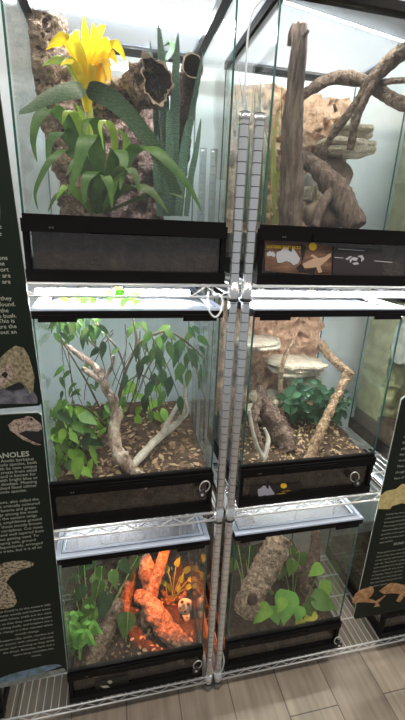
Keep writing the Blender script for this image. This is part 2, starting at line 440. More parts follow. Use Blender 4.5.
spots = [
 (LX, SH[0], 'top left glass terrarium with the yellow bromeliad inside'),
 (RX, SH[0], 'top right glass terrarium with gecko sticker and stone ledges inside'),
 (LX, SH[1], 'middle left glass terrarium filled with climbing leafy vine and pale driftwood'),
 (RX, SH[1], 'middle right glass terrarium with tan clay back wall and leaning branch'),
 (LX, SH[2], 'bottom left glass terrarium glowing orange from its heat lamp'),
 (RX, SH[2], 'bottom right glass terrarium with hollow cork log and heart-leaved pothos'),
 (NX, SH[0], 'terrarium at the right picture edge on the top shelf'),
 (NX, SH[1], 'terrarium with yellowish rock wall behind the right hand sign'),
 (NX, SH[2], 'terrarium on the bottom shelf below the right hand sign'),
 (-.41-W, SH[2], 'terrarium on the bottom shelf at the lower left picture corner'),
]
TANKS = []
for i, (x, z, lab) in enumerate(spots):
    t = proto if i == 0 else copy_tree(proto)
    t.location = (x, .018, z); t['label'] = lab
    TANKS.append(t)

def soil(i, front, back, m, label, mound=0, bits=None, nb=0, bsize=.012):
    x, z, _ = spots[i]; x0, x1, y0, y1 = x+.0135, x+W-.0075, .031, .018+DEP-.0085
    s = MB(); n = 34; base = len(s.v)
    def hgt(u, v):
        return z + front + (back-front)*v + mound*math.sin(math.pi*u)*v + .007*noise.noise(Vector((u*7+i*9, v*7, 0))) + .004*noise.noise(Vector((u*25, v*25+i, 3)))
    for b in range(n+1):
        for a in range(n+1):
            u, v = a/n, b/n; s.v.append(Vector((x0+(x1-x0)*u, y0+(y1-y0)*v, hgt(u, v))))
    for b in range(n):
        for a in range(n): k = a+b*(n+1); s.face([k, k+1, k+n+2, k+n+1], 0, True)
    ring = [a for a in range(n+1)] + [n+b*(n+1) for b in range(1, n+1)] + [n*(n+1)+a for a in range(n-1, -1, -1)] + [b*(n+1) for b in range(n-1, 0, -1)]
    lo = len(s.v)
    for k in ring: s.v.append(Vector((s.v[k].x, s.v[k].y, z+.010)))
    m_ = len(ring)
    for j in range(m_): s.face([ring[j], lo+j, lo+(j+1) % m_, ring[(j+1) % m_]])
    s.face([lo+j for j in range(m_)])
    tag(s.build('soil', m), label, 'soil', None, 'stuff')
    if bits:
        b = MB()
        for k in range(nb):
            u, v = rnd(), rnd()**1.2
            p = Vector((x0+.012+(x1-x0-.024)*u, y0+.01+(y1-y0-.02)*v, hgt(u, v)+.003)); a = U(0, 6.28)
            L = bsize*U(.6, 1.6)
            b.leaf(p, (math.cos(a), math.sin(a), U(-.05, .35)), L, L*U(.25, .6), (U(-.3, .3), U(-.6, .1), 1), U(-.2, .3), int(U(0, len(bits))), .3, 3)
        return b
    return hgt
soil(0, .125, .125, soil_m, 'dark soil filling the base of the bromeliad terrarium')
soil(1, .125, .125, soil_b, 'brown soil in the base of the stone ledge terrarium')
b = soil(2, .125, .175, soil_b, 'brown soil rising to the back under the vine terrarium driftwood', .01, [litter1, litter2, litter2], 520, .020)
tag(b.build('leaf_litter', [litter1, litter2, litter2]), 'dry brown leaf litter strewn under the pale driftwood', 'leaf litter', None, 'stuff')
b = soil(3, .125, .165, soil_b, 'brown soil bed in front of the tan clay wall', .01, [litter3, litter1, litter2], 1000, .014)
tag(b.build('wood_chips', [litter3, litter1, litter2]), 'golden wood chips strewn over soil before the clay wall', 'wood chips', None, 'stuff')
b = soil(4, .12, .15, soil_m, 'dark soil in the base of the orange lit terrarium', .0, [litter2, litter1], 200, .015)
tag(b.build('leaf_litter', [litter2, litter1]), 'leaf litter glowing orange on the bottom left terrarium floor', 'leaf litter', None, 'stuff')
soil(5, .118, .14, soil_m, 'dark soil under the pothos and cork log')
soil(7, .12, .14, soil_b, 'sandy soil in the terrarium behind the right hand sign')
for t, lab in ((8, 'soil in the bottom shelf terrarium below the right hand sign'), (9, 'soil in the terrarium at the lower left corner'), (6, 'soil in the top shelf terrarium at the right edge')):
    soil(t, .12, .12, soil_m, lab)

# ------------------------------------------------------------------ lamps
def hood(name, x0, x1, y0, y1, z0, z1, ang, label, m, tubes, tm, rad=.008):
    c = Vector(((x0+x1)/2, (y0+y1)/2, z0)); r = thing(name, c, label, 'lamp', 'lamps lying on the terrarium lids')
    h = MB()
    h.box(x0, x1, y0, y1, z0+.012, z1); h.box(x0, x1, y0, y0+.004, z0, z0+.012); h.box(x0, x1, y1-.004, y1, z0, z0+.012)
    h.box(x0, x0+.008, y0+.004, y1-.004, z0, z0+.012); h.box(x1-.008, x1, y0+.004, y1-.004, z0, z0+.012)
    h.build('hood', m, r)
    for ty in tubes:
        MB().tube([(x0+.012, ty, z0+.006), (x1-.012, ty, z0+.006)], rad*.7, 10).build('light_tube', tm, r)
    r.rotation_euler = (0, 0, ang)
    return r
LT = TOP+.0285
def lamp_bar(x0, x1, y, z, label, tm, rad=.009):
    """slim batten with a glowing tube along its front edge"""
    r = thing('light_batten', (x0, y, z), label, 'lamp', 'lamps lying on the terrarium lids')
    MB().box(x0, x1, y+.004, y+.05, z+.002, z+.022).build('housing', hood_white, r)
    MB().tube([(x0+.004, y, z+rad+.001), (x1-.004, y, z+rad+.001)], rad, 12).build('light_tube', tm, r)
    for xx in (x0, x1-.004): MB().box(xx, xx+.004, y-.009, y+.05, z, z+.022).build('end_cap', hood_white, r)
    return r
hood('light_hood', LX+.02, LX+W+.02, .19, .32, SH[0]+.018*0+LT, SH[0]+LT+.05, .02, 'white light hood on the top left terrarium above the bromeliad', hood_white, [.25, .30], tube_m)
r = thing('light_hood', (RX+.30, .10, SH[0]+LT), 'grey light hood lying askew on the top right terrarium', 'lamp', 'lamps lying on the terrarium lids')
MB().box(RX+.02, RX+W+.14, .015, .155, SH[0]+LT, SH[0]+LT+.04).build('hood', hood_m, r)
MB().box(RX+.02, RX+W+.14, .02, .09, SH[0]+LT-.004, SH[0]+LT-.0002).build('diffuser', plain('hood_pale', (.72, .72, .70), .5), r)
MB().tube([(RX+.03, .166, SH[0]+LT+.010), (RX+W+.13, .166, SH[0]+LT+.010)], .007, 10).build('light_tube', tube_tr, r)
r.rotation_euler = (0, 0, .205)
lamp_bar(LX-.02, LX+W-.055, .175, SH[1]+LT, 'glowing light batten on the white lid of the vine terrarium', tube_hi)
lamp_bar(RX+.01, RX+W+.14, .16, SH[1]+LT, 'glowing light batten on the lid of the clay backed terrarium', tube_hi)
lamp_bar(RX+.045, 1.02, .235, SH[2]+LT, 'light batten on the pothos terrarium lid, its end showing between racks', tube_lo, .008)
lamp_bar(LX+.01, LX+W-.20, .26, SH[2]+LT, 'light batten far back on the orange lit terrarium lid', tube_bl, .008)


# ------------------------------------------------------------------ bark, branches, stones
CORK = [cork_m, cork_in, cork_rim]
def hollow_cork(pts, label, mats=CORK, name='cork_bark_tube', wall=.72, amp=.28, seed=1, n=34, freq=24):
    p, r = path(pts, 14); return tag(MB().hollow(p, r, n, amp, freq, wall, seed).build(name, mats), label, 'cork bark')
def branch(name, label, runs, m, cat='branch', amp=.25, freq=35, n=12):
    """one piece of wood: a main run and its forks, one mesh"""
    b = MB()
    for k, pts in enumerate(runs):
        p, r = path(pts, 12); b.tube(p, r, n+4, 0, amp, freq, seed=k+len(label))
    return tag(b.build(name, m), label, cat)
def slab(name, label, x0, x1, z0, z1, y0, y1, m, cat, rough=.012, freq=18, pits=0, n=46, edge=.012, topwave=0, seed=0):
    """upright panel with a bumpy front"""
    s = MB(); nx = n; nz = n
    for b in range(nz+1):
        for a in range(nx+1):
            u, v = a/nx, b/nz; x = x0+(x1-x0)*u; z = z0+(z1-z0)*v
            q = Vector((x, seed, z))
            d = noise.fractal(q*freq, 1.0, 2.0, 5)*rough
            if pits:
                c = noise.noise(q*freq*3.1+Vector((3, 0, 1)))
                if c > .25: d -= (c-.25)*pits
            e = edge*noise.noise(Vector((z*30, 0, seed)))*(-1 if u < .5 else 1)*abs(2*u-1)**4
            tz = topwave*noise.noise(Vector((x*9, 1, seed)))*v
            yy = min(y0 - d, y1-.004)
            s.v.append(Vector((x+e, yy, z+tz)))
    for b in range(nz):
        for a in range(nx): k = a+b*(nx+1); s.face([k, k+1, k+nx+2, k+nx+1], 0, True)
    ring = list(range(nx+1)) + [nx+b*(nx+1) for b in range(1, nz+1)] + [nz*(nx+1)+a for a in range(nx-1, -1, -1)] + [b*(nx+1) for b in range(nz-1, 0, -1)]
    lo = len(s.v)
    for k in ring: s.v.append(Vector((s.v[k].x, y1, s.v[k].z)))
    mm = len(ring)
    for j in range(mm): s.face([ring[j], lo+j, lo+(j+1) % mm, ring[(j+1) % mm]])
    s.face([lo+j for j in range(mm)][::-1])
    return tag(s.build(name, m), label, cat)
def strata(name, label, x, y, Y, w, h, d, m, seed, rot=0, layers=2, cat='stone'):
    """flat broken stone: jittered outlines stacked in layers with sharp edges"""
    p = at(x, y, Y); k = size(p, 1); hw, hh = w*k/2, h*k/2; g = random.Random(seed); b = MB(); R_ = Matrix.Rotation(rot, 3, 'Z'); n = 22
    prof = [(math.copysign(abs(math.cos(6.2832*i/n))**.55, math.cos(6.2832*i/n)), math.copysign(abs(math.sin(6.2832*i/n))**.55, math.sin(6.2832*i/n))) for i in range(n)]
    z = -hh
    for l in range(layers):
        t = 2*hh/layers; k0 = g.uniform(.82, 1.0) if l < layers-1 else 1.0
        ox, oy = (g.uniform(-.08, .08)*hw if l < layers-1 else 0), g.uniform(-.1, .1)*d
        jit = [g.uniform(.80, 1.08) for _ in range(n)]; base = len(b.v); tilt = g.uniform(-.05, .05)
        for f, zz in ((.94, z), (1.0, z+t*.35), (.98, z+t*.8), (.93, z+t*.97)):
            for i in range(n):
                q = Vector((prof[i][0]*hw*k0*jit[i]*f+ox, prof[i][1]*d*k0*jit[i]*f+oy, zz + g.uniform(-.06, .06)*t)); q.z += q.x*tilt
                b.v.append(p + R_ @ q)
        for r_ in range(3):
            for i in range(n): i2 = (i+1) % n; b.face([base+r_*n+i, base+r_*n+i2, base+(r_+1)*n+i2, base+(r_+1)*n+i])
        b.face([base+i for i in range(n)][::-1]); c = len(b.v)
        b.v.append(p + R_ @ Vector((ox, oy, z+t*1.02)))
        for i in range(n): b.face([base+3*n+i, base+3*n+(i+1) % n, c])
        z += t*.98
    return tag(b.build(name, m), label, cat)
def ledge(name, label, x, y, Y, w, h, d, m, seed, box=.45, rot=0, amp=.18, cat='stone', freq=14):
    p = at(x, y, Y); k = size(p, 1)
    return tag(MB().blob(p, (w*k/2, d, h*k/2), 4, 0, amp, freq, box, seed, True, rot).build(name, m), label, cat)

YB = .018 + DEP - .010
# --- top left
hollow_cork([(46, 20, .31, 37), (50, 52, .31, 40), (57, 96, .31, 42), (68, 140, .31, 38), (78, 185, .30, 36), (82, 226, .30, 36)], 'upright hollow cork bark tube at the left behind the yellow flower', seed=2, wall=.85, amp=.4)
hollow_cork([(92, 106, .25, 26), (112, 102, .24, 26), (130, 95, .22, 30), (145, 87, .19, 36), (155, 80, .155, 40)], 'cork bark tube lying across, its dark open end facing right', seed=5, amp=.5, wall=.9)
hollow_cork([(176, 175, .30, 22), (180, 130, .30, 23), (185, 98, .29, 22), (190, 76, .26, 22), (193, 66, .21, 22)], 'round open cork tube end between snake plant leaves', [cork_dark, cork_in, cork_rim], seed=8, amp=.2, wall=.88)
slab('cork_bark_slab', 'mauve brown cork slab standing against the back of the bromeliad terrarium', at(72, 150, .40).x, at(163, 150, .40).x, SH[0]+.115, SH[0]+.50, .405, YB, cork_mauve, 'cork bark', .022, 22, .04, topwave=.04)
# --- top right
branch('upright_trunk', 'thick upright trunk by the left glass of the top right terrarium', [[(301, -16, .15, 12), (300, 20, .15, 14), (297, 70, .15, 17), (292, 130, .15, 21), (291, 190, .15, 23), (290, 230, .15, 24)], [(299, 34, .14, 6), (304, 36, .13, 4), (309, 30, .12, 2.5)], [(295, 24, .16, 7), (291, 34, .165, 6), (289, 46, .17, 4)]], trunk_m, 'trunk', .13, 25, 18)
branch('arching_branch', 'arching brown branch crossing the stone ledge terrarium', [[(298, 102, .25, 7), (310, 90, .25, 10), (328, 80, .25, 11), (345, 77, .25, 12), (366, 83, .24, 13), (388, 96, .19, 12), (414, 110, .11, 11)], [(376, 85, .23, 7), (392, 81, .17, 6), (412, 80, .11, 5)], [(345, 77, .25, 5), (347, 72, .25, 3)]], branch_m)
branch('slanting_branch', 'branch slanting from upper right down onto the stone ledges', [[(420, 37, .10, 17), (402, 52, .17, 16), (378, 73, .20, 14), (362, 95, .23, 9), (345, 118, .25, 8), (330, 140, .27, 8), (317, 166, .29, 9)], [(376, 76, .2, 9), (366, 98, .2, 7), (356, 120, .21, 8), (350, 150, .22, 7)], [(390, 62, .18, 6), (392, 55, .18, 4)], [(336, 112, .25, 4), (334, 104, .25, 2)]], branch_m)
branch('leaning_log', 'log leaning down to the right front of the stone ledge terrarium', [[(302, 156, .26, 12), (314, 166, .22, 16), (328, 180, .18, 21), (342, 200, .14, 24), (356, 228, .10, 22)], [(336, 190, .15, 12), (322, 205, .14, 10), (314, 228, .12, 9)], [(348, 200, .13, 6), (362, 214, .11, 5)]], trunk_m, 'log', .25, 30, 16)
slab('clay_wall', 'tan clay background wall with pits behind the stone ledges', RX+.012, RX+.425, SH[0]+.115, at(330, 94, .40).z, .40, YB, clay_m, 'clay wall', .024, 16, .14, 90, topwave=.015, seed=3)
strata('stone_ledge', 'pale upper stone ledge on the tan clay wall, under the branches', 350, 133, .34, 46, 11, .06, stone_m, 1, .05, 2)
strata('stone_ledge', 'pale lower stone ledge jutting to the right below another ledge', 344, 149, .32, 58, 12, .075, stone_m, 2, -.05, 2)
strata('stone_ledge', 'small pale stone ledge low behind the upright trunk', 314, 194, .28, 24, 13, .04, stone_m, 3, .2, 1)
ledge('rock', 'brown rock at the foot of the leaning log', 326, 216, .22, 42, 30, .07, stone_b, 4, .7)
ledge('rock', 'brown rock halfway down the tan clay wall', 328, 178, .36, 46, 34, .05, stone_b, 5, .7)
ledge('rock', 'grey rock wedged between trunk and leaning log', 312, 183, .30, 20, 18, .04, stone_gy, 6, .6)
# --- middle left
branch('driftwood', 'pale twisting driftwood trunk rising in the vine terrarium', [[(150, 484, .035, 13), (138, 475, .04, 13), (126, 463, .06, 12.5), (117, 449, .085, 12), (114, 432, .11, 11), (117, 416, .13, 11), (114, 402, .14, 10), (107, 390, .15, 9), (102, 376, .17, 8), (92, 364, .19, 7), (78, 354, .21, 6), (65, 344, .23, 4)], [(104, 382, .16, 7), (94, 376, .17, 6), (82, 368, .18, 4)], [(104, 378, .16, 6), (111, 368, .16, 4), (114, 356, .16, 3)], [(122, 459, .065, 8), (127, 453, .06, 5)]], drift_m, 'driftwood', .28, 32, 16)
branch('driftwood', 'thin grey forked driftwood at the right of the vine terrarium', [[(128, 474, .05, 8), (136, 462, .08, 8), (147, 450, .12, 8), (160, 437, .16, 7.5), (172, 428, .18, 7), (180, 420, .19, 6), (184, 406, .20, 5), (185, 384, .22, 3)], [(162, 436, .16, 6), (168, 422, .17, 5), (176, 408, .18, 4), (182, 396, .19, 3)], [(180, 420, .19, 5), (187, 412, .19, 4), (185, 398, .2, 3)]], drift_g, 'driftwood', .2, 35, 10)
# --- middle right
slab('clay_wall', 'tan clay back wall filling the middle right terrarium', RX+.010, RX+.43, SH[1]+.115, SH[1]+.600, .395, YB, clay_r, 'clay wall', .028, 14, .12, 90, edge=.03, seed=7)
strata('stone_ledge', 'broad pale stone ledge in the middle of the clay wall', 296, 366, .32, 58, 13, .085, stone_m, 11, .1, 3)
strata('stone_ledge', 'pale stone ledge just under the broad middle ledge', 303, 383, .34, 34, 14, .065, stone_m, 12, -.3, 2)
strata('stone_ledge', 'pale stone ledge high at the left of the clay wall', 258, 343, .34, 46, 8, .07, stone_m, 13, .1, 2)
strata('stone_ledge', 'pale stone ledge low at the left above the dark root', 270, 398, .34, 40, 8, .07, stone_m, 14, 0, 1)
strata('stone_ledge', 'lowest pale stone ledge partly behind the dark root', 264, 412, .27, 34, 7, .06, stone_m, 15, .2, 1)
branch('leaning_branch', 'crooked tan branch leaning across the clay backed terrarium', [[(321, 344, .33, 10), (328, 354, .29, 8), (338, 364, .24, 8), (347, 374, .20, 9), (342, 386, .18, 8.5), (334, 402, .15, 8.5), (324, 424, .11, 9), (314, 446, .07, 9.5), (306, 464, .04, 10)], [(344, 380, .20, 8), (348, 374, .195, 10), (351, 371, .19, 9)]], branch_tan, amp=.3, freq=40)
branch('thin_stick', 'thin upright stick before the pale ledges', [[(294, 341, .28, 3), (286, 354, .27, 4), (281, 372, .26, 5), (281, 395, .24, 5), (283, 420, .22, 5)]], branch_tan, 'stick', .3)
branch('dark_root', 'gnarled dark driftwood root at the left of the clay terrarium', [[(259, 386, .22, 5), (263, 400, .20, 12), (272, 418, .17, 19), (281, 434, .14, 21), (288, 452, .10, 16)], [(262, 400, .18, 8), (254, 412, .16, 9), (256, 432, .13, 8), (262, 452, .11, 7), (270, 468, .09, 7)], [(272, 415, .2, 10), (284, 425, .22, 9), (292, 440, .22, 7)]], root_m, 'driftwood', .4, 30, 14)
branch('curved_stick', 'pale curved stick beside the dark root', [[(264, 428, .09, 3), (268, 438, .08, 4), (267, 449, .06, 4.5), (264, 460, .045, 4)], [(264, 458, .05, 5), (257, 446, .06, 4.5), (252, 428, .07, 4), (249, 410, .08, 3.5)]], drift_g, 'stick', .2)
# --- bottom left
slab('cork_bark_slab', 'dark cork panel added to darken the back of the orange lit terrarium', LX+.10, LX+.44, SH[2]+.10, SH[2]+.52, .41, YB, cork_dark, 'cork bark', .022, 18, .05, topwave=.06, seed=11)  # added panel; its dark colour stands in for the dim rear of the tank
hollow_cork([(121, 600, .20, 8), (114, 612, .17, 14), (105, 632, .13, 17), (97, 652, .09, 19), (90, 674, .05, 21)], 'grey brown cork tube leaning behind the green fern at left', seed=12)
branch('standing_branch', 'straight branch glowing orange, rising to the terrarium lid', [[(167, 540, .26, 10), (162, 560, .24, 11), (156, 580, .22, 12), (150, 602, .19, 12), (145, 626, .16, 12)]], cork_m, amp=.2)
hollow_cork([(143, 596, .17, 12), (152, 608, .14, 18), (163, 624, .105, 20), (175, 640, .07, 21), (189, 657, .04, 19)], 'cork log glowing orange, sloping down to the right', seed=14, amp=.25)
ledge('cork_chunk', 'lumpy cork chunk glowing orange beside the standing branch', 147, 573, .28, 16, 34, .04, cork_m, 21, .8, 0, .35, 'cork bark', 25)
ledge('cork_chunk', 'orange lit lump of bark above the sloping log', 142, 598, .24, 14, 18, .03, cork_m, 22, .8, 0, .35, 'cork bark', 25)
branch('root_tangle', 'twiggy root tangle lit red orange right of the standing branch', [[(160, 610, .24, 6), (168, 600, .23, 8), (178, 598, .22, 5), (186, 592, .21, 3)], [(166, 602, .23, 7), (170, 614, .22, 7), (176, 622, .18, 6), (180, 630, .14, 6)], [(168, 600, .23, 5), (162, 590, .24, 3)], [(170, 612, .22, 5), (162, 618, .22, 4)], [(174, 600, .23, 5), (182, 610, .22, 3)]], cork_m, 'root', .5, 45)
branch('dark_branch', 'dark branch standing in the middle of the orange lit terrarium', [[(136, 556, .36, 10), (131, 572, .33, 12), (126, 592, .27, 13), (121, 622, .16, 13)], [(150, 570, .36, 7), (138, 590, .34, 6)]], root_m)
# --- bottom right
log = hollow_cork([(281, 537, .24, 25), (272, 556, .20, 26), (262, 575, .16, 25), (253, 592, .12, 25), (248, 603, .10, 24), (244, 614, .085, 21)], 'pale hollow cork log sloping across the pothos terrarium', seed=16, amp=.22, freq=26)
branch('brown_trunk', 'smooth brown trunk rising to the lid behind the pothos', [[(320, 528, .26, 15), (318, 550, .24, 16), (312, 568, .22, 16), (304, 582, .20, 15), (311, 600, .14, 11), (318, 618, .08, 10)], [(306, 580, .21, 12), (294, 566, .23, 10), (284, 552, .26, 8)]], root_m, 'trunk', .12)
slab('cork_bark_slab', 'dark cork slab behind the cork log in the pothos terrarium', RX+.012, RX+.23, SH[2]+.10, SH[2]+.56, .41, YB, cork_dark, 'cork bark', .018, 18, .04, topwave=.03, seed=15)
p = at(252, 600, .072); k = size(p, 1)
MB().blob(p, (5.5*k, .012, 8.5*k), 3, 0, .2, 30, .9, 31).build('knot_hole', cork_in, log)
# --- neighbours
slab('rock_wall', 'yellowish carved rock wall in the terrarium behind the right sign', NX+.012, NX+.44, SH[1]+.11, SH[1]+.60, .30, YB, stone_y, 'rock wall', .05, 8, .05, 50, seed=21)
ledge('rounded_rock', 'pale green yellow boulder high in the terrarium behind the right sign', 405, 343, .245, 34, 44, .05, stone_gy, 41, .8, 0, .12, 'stone', 8)
slab('rock_wall', 'yellow green rock wall in the terrarium at the right picture edge', NX+.012, NX+.44, SH[0]+.11, SH[0]+.60, .36, YB, stone_y, 'rock wall', .03, 8, .05, 30, seed=24)

# ------------------------------------------------------------------ plants
CAMN = lambda p: (CAMPOS-p).normalized()
# yellow bromeliad
root = at(100, 214, .15)
br = thing('bromeliad', root, 'bromeliad with a bright yellow flower head and strap leaves', 'plant')
def strap(pts, wpx, m, name='leaf', parent=br, fold=.22, twist=0, taper=2.5, start=.55):
    p, _ = spline([(at(x, y, Y), 1) for x, y, Y in pts], 7); n = len(p); k = size(p[n//2], 1)
    ws = [wpx*k*(min(1, start+t*(1-start)*2.2))*(1-t**taper*.96) for t in [i/(n-1) for i in range(n)]]
    b = MB(); b.ribbon(p, ws, _r*1.0 + Vector((0, .25, 0)), fold, 0, twist); return b.build(name, m, parent)
strap([(97, 212, .16), (82, 160, .15), (66, 120, .14), (50, 109, .13), (38, 117, .12), (33, 140, .11), (37, 162, .10)], 15, g_mid)
strap([(95, 212, .15), (84, 175, .13), (68, 151, .12), (53, 157, .10), (41, 176, .09), (35, 194, .085), (38, 210, .08)], 8, g_mid)
strap([(98, 212, .17), (90, 165, .17), (80, 130, .16), (73, 112, .14), (66, 112, .12), (62, 125, .11)], 12, g_lime)
strap([(97, 212, .16), (86, 170, .16), (72, 140, .15), (60, 132, .14), (50, 140, .12), (47, 165, .11)], 17, g_mid)
strap([(100, 212, .15), (97, 165, .11), (92, 136, .09), (84, 142, .07), (77, 168, .06), (68, 196, .055)], 19, g_mid)
strap([(101, 212, .16), (101, 160, .15), (98, 130, .13), (91, 118, .11), (84, 124, .09), (82, 150, .08)], 13, g_mid, twist=.4)
strap([(102, 212, .15), (112, 172, .13), (118, 150, .11), (124, 160, .09), (120, 190, .07)], 17, g_mid)
strap([(103, 212, .16), (113, 170, .16), (114, 135, .15), (106, 120, .12), (100, 126, .10), (104, 150, .09)], 9, g_lime)
strap([(103, 212, .14), (118, 180, .12), (133, 150, .11), (152, 148, .09), (172, 165, .075), (190, 188, .065), (202, 212, .06)], 15, g_mid)
strap([(103, 212, .14), (116, 192, .12), (134, 185, .10), (152, 192, .09), (168, 213, .08)], 14, g_olive)
strap([(100, 212, .13), (102, 190, .10), (96, 172, .08), (86, 178, .06), (84, 205, .055)], 16, g_mid)
strap([(98, 213, .14), (85, 200, .11), (70, 192, .09), (56, 196, .08), (48, 212, .075)], 8, g_olive)
strap([(103, 213, .13), (124, 204, .11), (146, 196, .10), (170, 193, .09), (188, 200, .08)], 5, g_olive)
strap([(101, 212, .12), (110, 196, .09), (116, 180, .08), (124, 172, .07)], 8, g_light)
strap([(178, 196, .14), (160, 158, .12), (140, 128, .105), (115, 102, .09), (92, 90, .08), (70, 90, .075), (47, 98, .07), (30, 108, .065), (16, 114, .06)], 21, snake_d, taper=3, fold=.15)
p, r = spline([(at(99, 212, .16), .008), (at(96, 160, .17), .008), (at(90, 110, .18), .007), (at(87, 78, .18), .006)], 6)
MB().tube(p, r, 10).build('flower_stalk', stem_y, br)
fl = []
for k, (bx, by, mx_, my, tx, ty, w, m_) in enumerate([
  (86, 80, 86, 45, 84, 15, 9, 0), (86, 78, 94, 45, 93, 22, 8, 0), (88, 74, 98, 36, 106, 25, 9, 0), (86, 82, 76, 40, 78, 30, 8, 0),
  (86, 72, 70, 34, 48, 46, 11, 0), (85, 80, 66, 42, 46, 50, 8, 1), (88, 76, 110, 40, 126, 62, 11, 0), (88, 84, 108, 52, 117, 66, 9, 1), (89, 90, 104, 58, 110, 84, 11, 1),
  (86, 92, 68, 58, 42, 66, 11, 2), (87, 95, 74, 60, 60, 66, 9, 0), (90, 100, 104, 62, 104, 102, 9, 1), (87, 85, 80, 50, 72, 38, 9, 0), (88, 110, 92, 70, 96, 64, 9, 0), (87, 112, 82, 80, 78, 70, 8, 0)]):
    Y0, dy = .18, [-.05, -.02, .02, .04, -.04, .0, -.03, -.01, -.06, -.04, -.07, -.05, -.07, -.05, -.05][k]
    q, _ = spline([(at(bx, by, Y0-.006), 1), (at((bx+mx_)/2, (by+my)/2-2, Y0+dy*.5), 1), (at(mx_, my, Y0+dy), 1), (at((mx_+tx)/2+(tx-mx_)*.12, (my+ty)/2-2.5, Y0+dy*1.1), 1), (at(tx, ty, Y0+dy*1.3), 1)], 5)
    n = len(q); kx = size(q[0], 1)
    ws = [w*.86*kx*(.45+.75*math.sin(math.pi*min(1, (i/(n-1))**.8)))*(1-(i/(n-1))**5) for i in range(n)]
    b = MB(); b.ribbon(q, ws, _r + Vector((0, .2, 0)), .6); b.build('petal', [petal, petal_o, g_lime][m_], br)

for pts, w, m_ in (([(96, 213, .13), (92, 190, .10), (86, 168, .085), (76, 160, .07), (66, 176, .06)], 13, g_olive), ([(103, 213, .12), (110, 188, .09), (122, 170, .075), (134, 172, .065), (140, 196, .055)], 14, g_olive), ([(99, 213, .11), (97, 192, .08), (104, 176, .065), (110, 186, .055), (112, 208, .05)], 14, g_mid), ([(95, 213, .12), (80, 196, .09), (66, 186, .08), (56, 200, .07)], 10, g_light), ([(105, 213, .16), (124, 160, .17), (126, 140, .17), (118, 128, .16)], 9, g_light), ([(103, 213, .17), (93, 160, .18), (84, 120, .18), (76, 104, .17)], 10, g_lime)):
    strap(pts, w, m_)
# snake plant
sp = thing('snake_plant', at(172, 214, .30), 'snake plant with tall banded pointed leaves beside the cork tubes', 'plant')
for pts, w in (([(168, 216, .22), (165, 130, .215), (162, 70, .21), (158, 20, .205)], 11), ([(174, 216, .22), (174, 140, .21), (175, 80, .205), (178, 33, .20)], 11), ([(180, 216, .22), (186, 150, .21), (194, 100, .205), (203, 52, .20)], 7),
               ([(162, 216, .24), (158, 150, .24), (154, 90, .24), (150, 40, .24)], 7), ([(186, 216, .20), (190, 180, .195), (196, 150, .19), (201, 118, .19)], 7), ([(166, 216, .20), (168, 180, .19), (169, 140, .185), (167, 108, .18)], 10), ([(178, 216, .18), (181, 180, .175), (183, 150, .17), (187, 120, .165)], 9), ([(160, 216, .18), (157, 185, .175), (156, 160, .17), (158, 135, .165)], 8)):
    strap(pts, w, snake_m, 'leaf', sp, .3, .3, 4, .75)
strap([(166, 60, .31), (172, 48, .33), (168, 34, .36), (163, 25, .38)], 6, g_dark, 'leaf', sp)

# grass at the left glass of the top right tank
gp = thing('reedy_grass', at(272, 222, .22), 'yellow green reedy grass by the left glass behind the upright trunk', 'plant')
for k in range(8):
    x = U(266, 282); Y = U(.16, .34); b = [(x+U(-4, 6), 224, Y), (x+U(-5, 3), 190, Y), (x+U(-9, 5), 150, Y+.01), (x+U(-12, 8), U(75, 120), Y+.02)]
    strap(b, U(2, 3.2), random.choice((g_straw, g_olive, g_straw)), 'blade', gp, .2, .4, 3, .8)
gp2 = thing('reedy_grass', at(246, 214, .36), 'dark green reeds in the back left corner behind the twin posts', 'plant')
for k in range(7):
    x = U(240, 262); Y = U(.33, .385); b = [(x, 222, Y), (x+U(-3, 3), 180, Y), (x+U(-5, 5), 130, Y), (x+U(-7, 7), U(60, 95), Y)]
    strap(b, U(3, 5), random.choice((g_mid, g_olive, g_dark)), 'blade', gp2, .2, .4, 3, .8)

# climbing vine (middle left)
FS = [g_dark, g_mid, g_light, g_olive]
vine = thing('climbing_vine', at(115, 470, .20), 'climbing fig vine with many hanging pointed leaves on pale driftwood', 'plant')
stems = MB(); fol = MB()
for pts in ([(112, 440, .17, 3), (118, 400, .17, 3), (126, 370, .16, 3), (136, 345, .16, 3), (133, 318, .17, 2)], [(126, 372, .16, 2), (118, 350, .17, 2), (106, 335, .18, 2), (96, 322, .2, 2)],
            [(136, 345, .16, 3), (152, 335, .15, 3), (170, 332, .14, 2), (190, 345, .13, 2), (205, 360, .12, 1)], [(100, 408, .16, 2), (88, 384, .16, 2), (74, 360, .17, 2), (62, 340, .18, 2)],
            [(142, 345, .17, 1), (150, 370, .18, 1), (158, 390, .2, 1), (170, 410, .22, 1)], [(108, 430, .15, 2), (90, 410, .14, 2), (70, 405, .13, 2), (52, 420, .12, 1)], [(72, 420, .15, 1), (72, 385, .15, 1), (68, 350, .16, 1)],
            [(120, 400, .16, 2), (124, 385, .14, 1.5), (140, 375, .13, 1.5), (150, 380, .12, 1)], [(90, 405, .16, 1), (80, 430, .13, 1), (66, 452, .11, 1), (56, 470, .10, 1)], [(137, 345, .16, 2), (139, 370, .17, 1.5), (134, 395, .18, 1.5), (126, 415, .18, 2)],
            [(84, 334, .2, 2), (94, 345, .19, 2), (106, 352, .18, 1)]):
    q, rr = path(pts, 6); stems.tube(q, rr, 7, 0, .1)
for k in range(16):
    x, y = U(60, 190), U(322, 345); dx = U(-30, 30); Y = U(.10, .24)
    q, rr = path([(x, y, Y, 1.2), (x+dx*.3+U(-8, 8), y+U(15, 25), Y+U(-.02, .02), 1), (x+dx*.7+U(-8, 8), y+U(35, 50), Y+U(-.03, .03), 1), (x+dx, y+U(60, 80), Y+U(-.03, .03), .8)], 6); stems.tube(q, rr, 5, 0, .1)
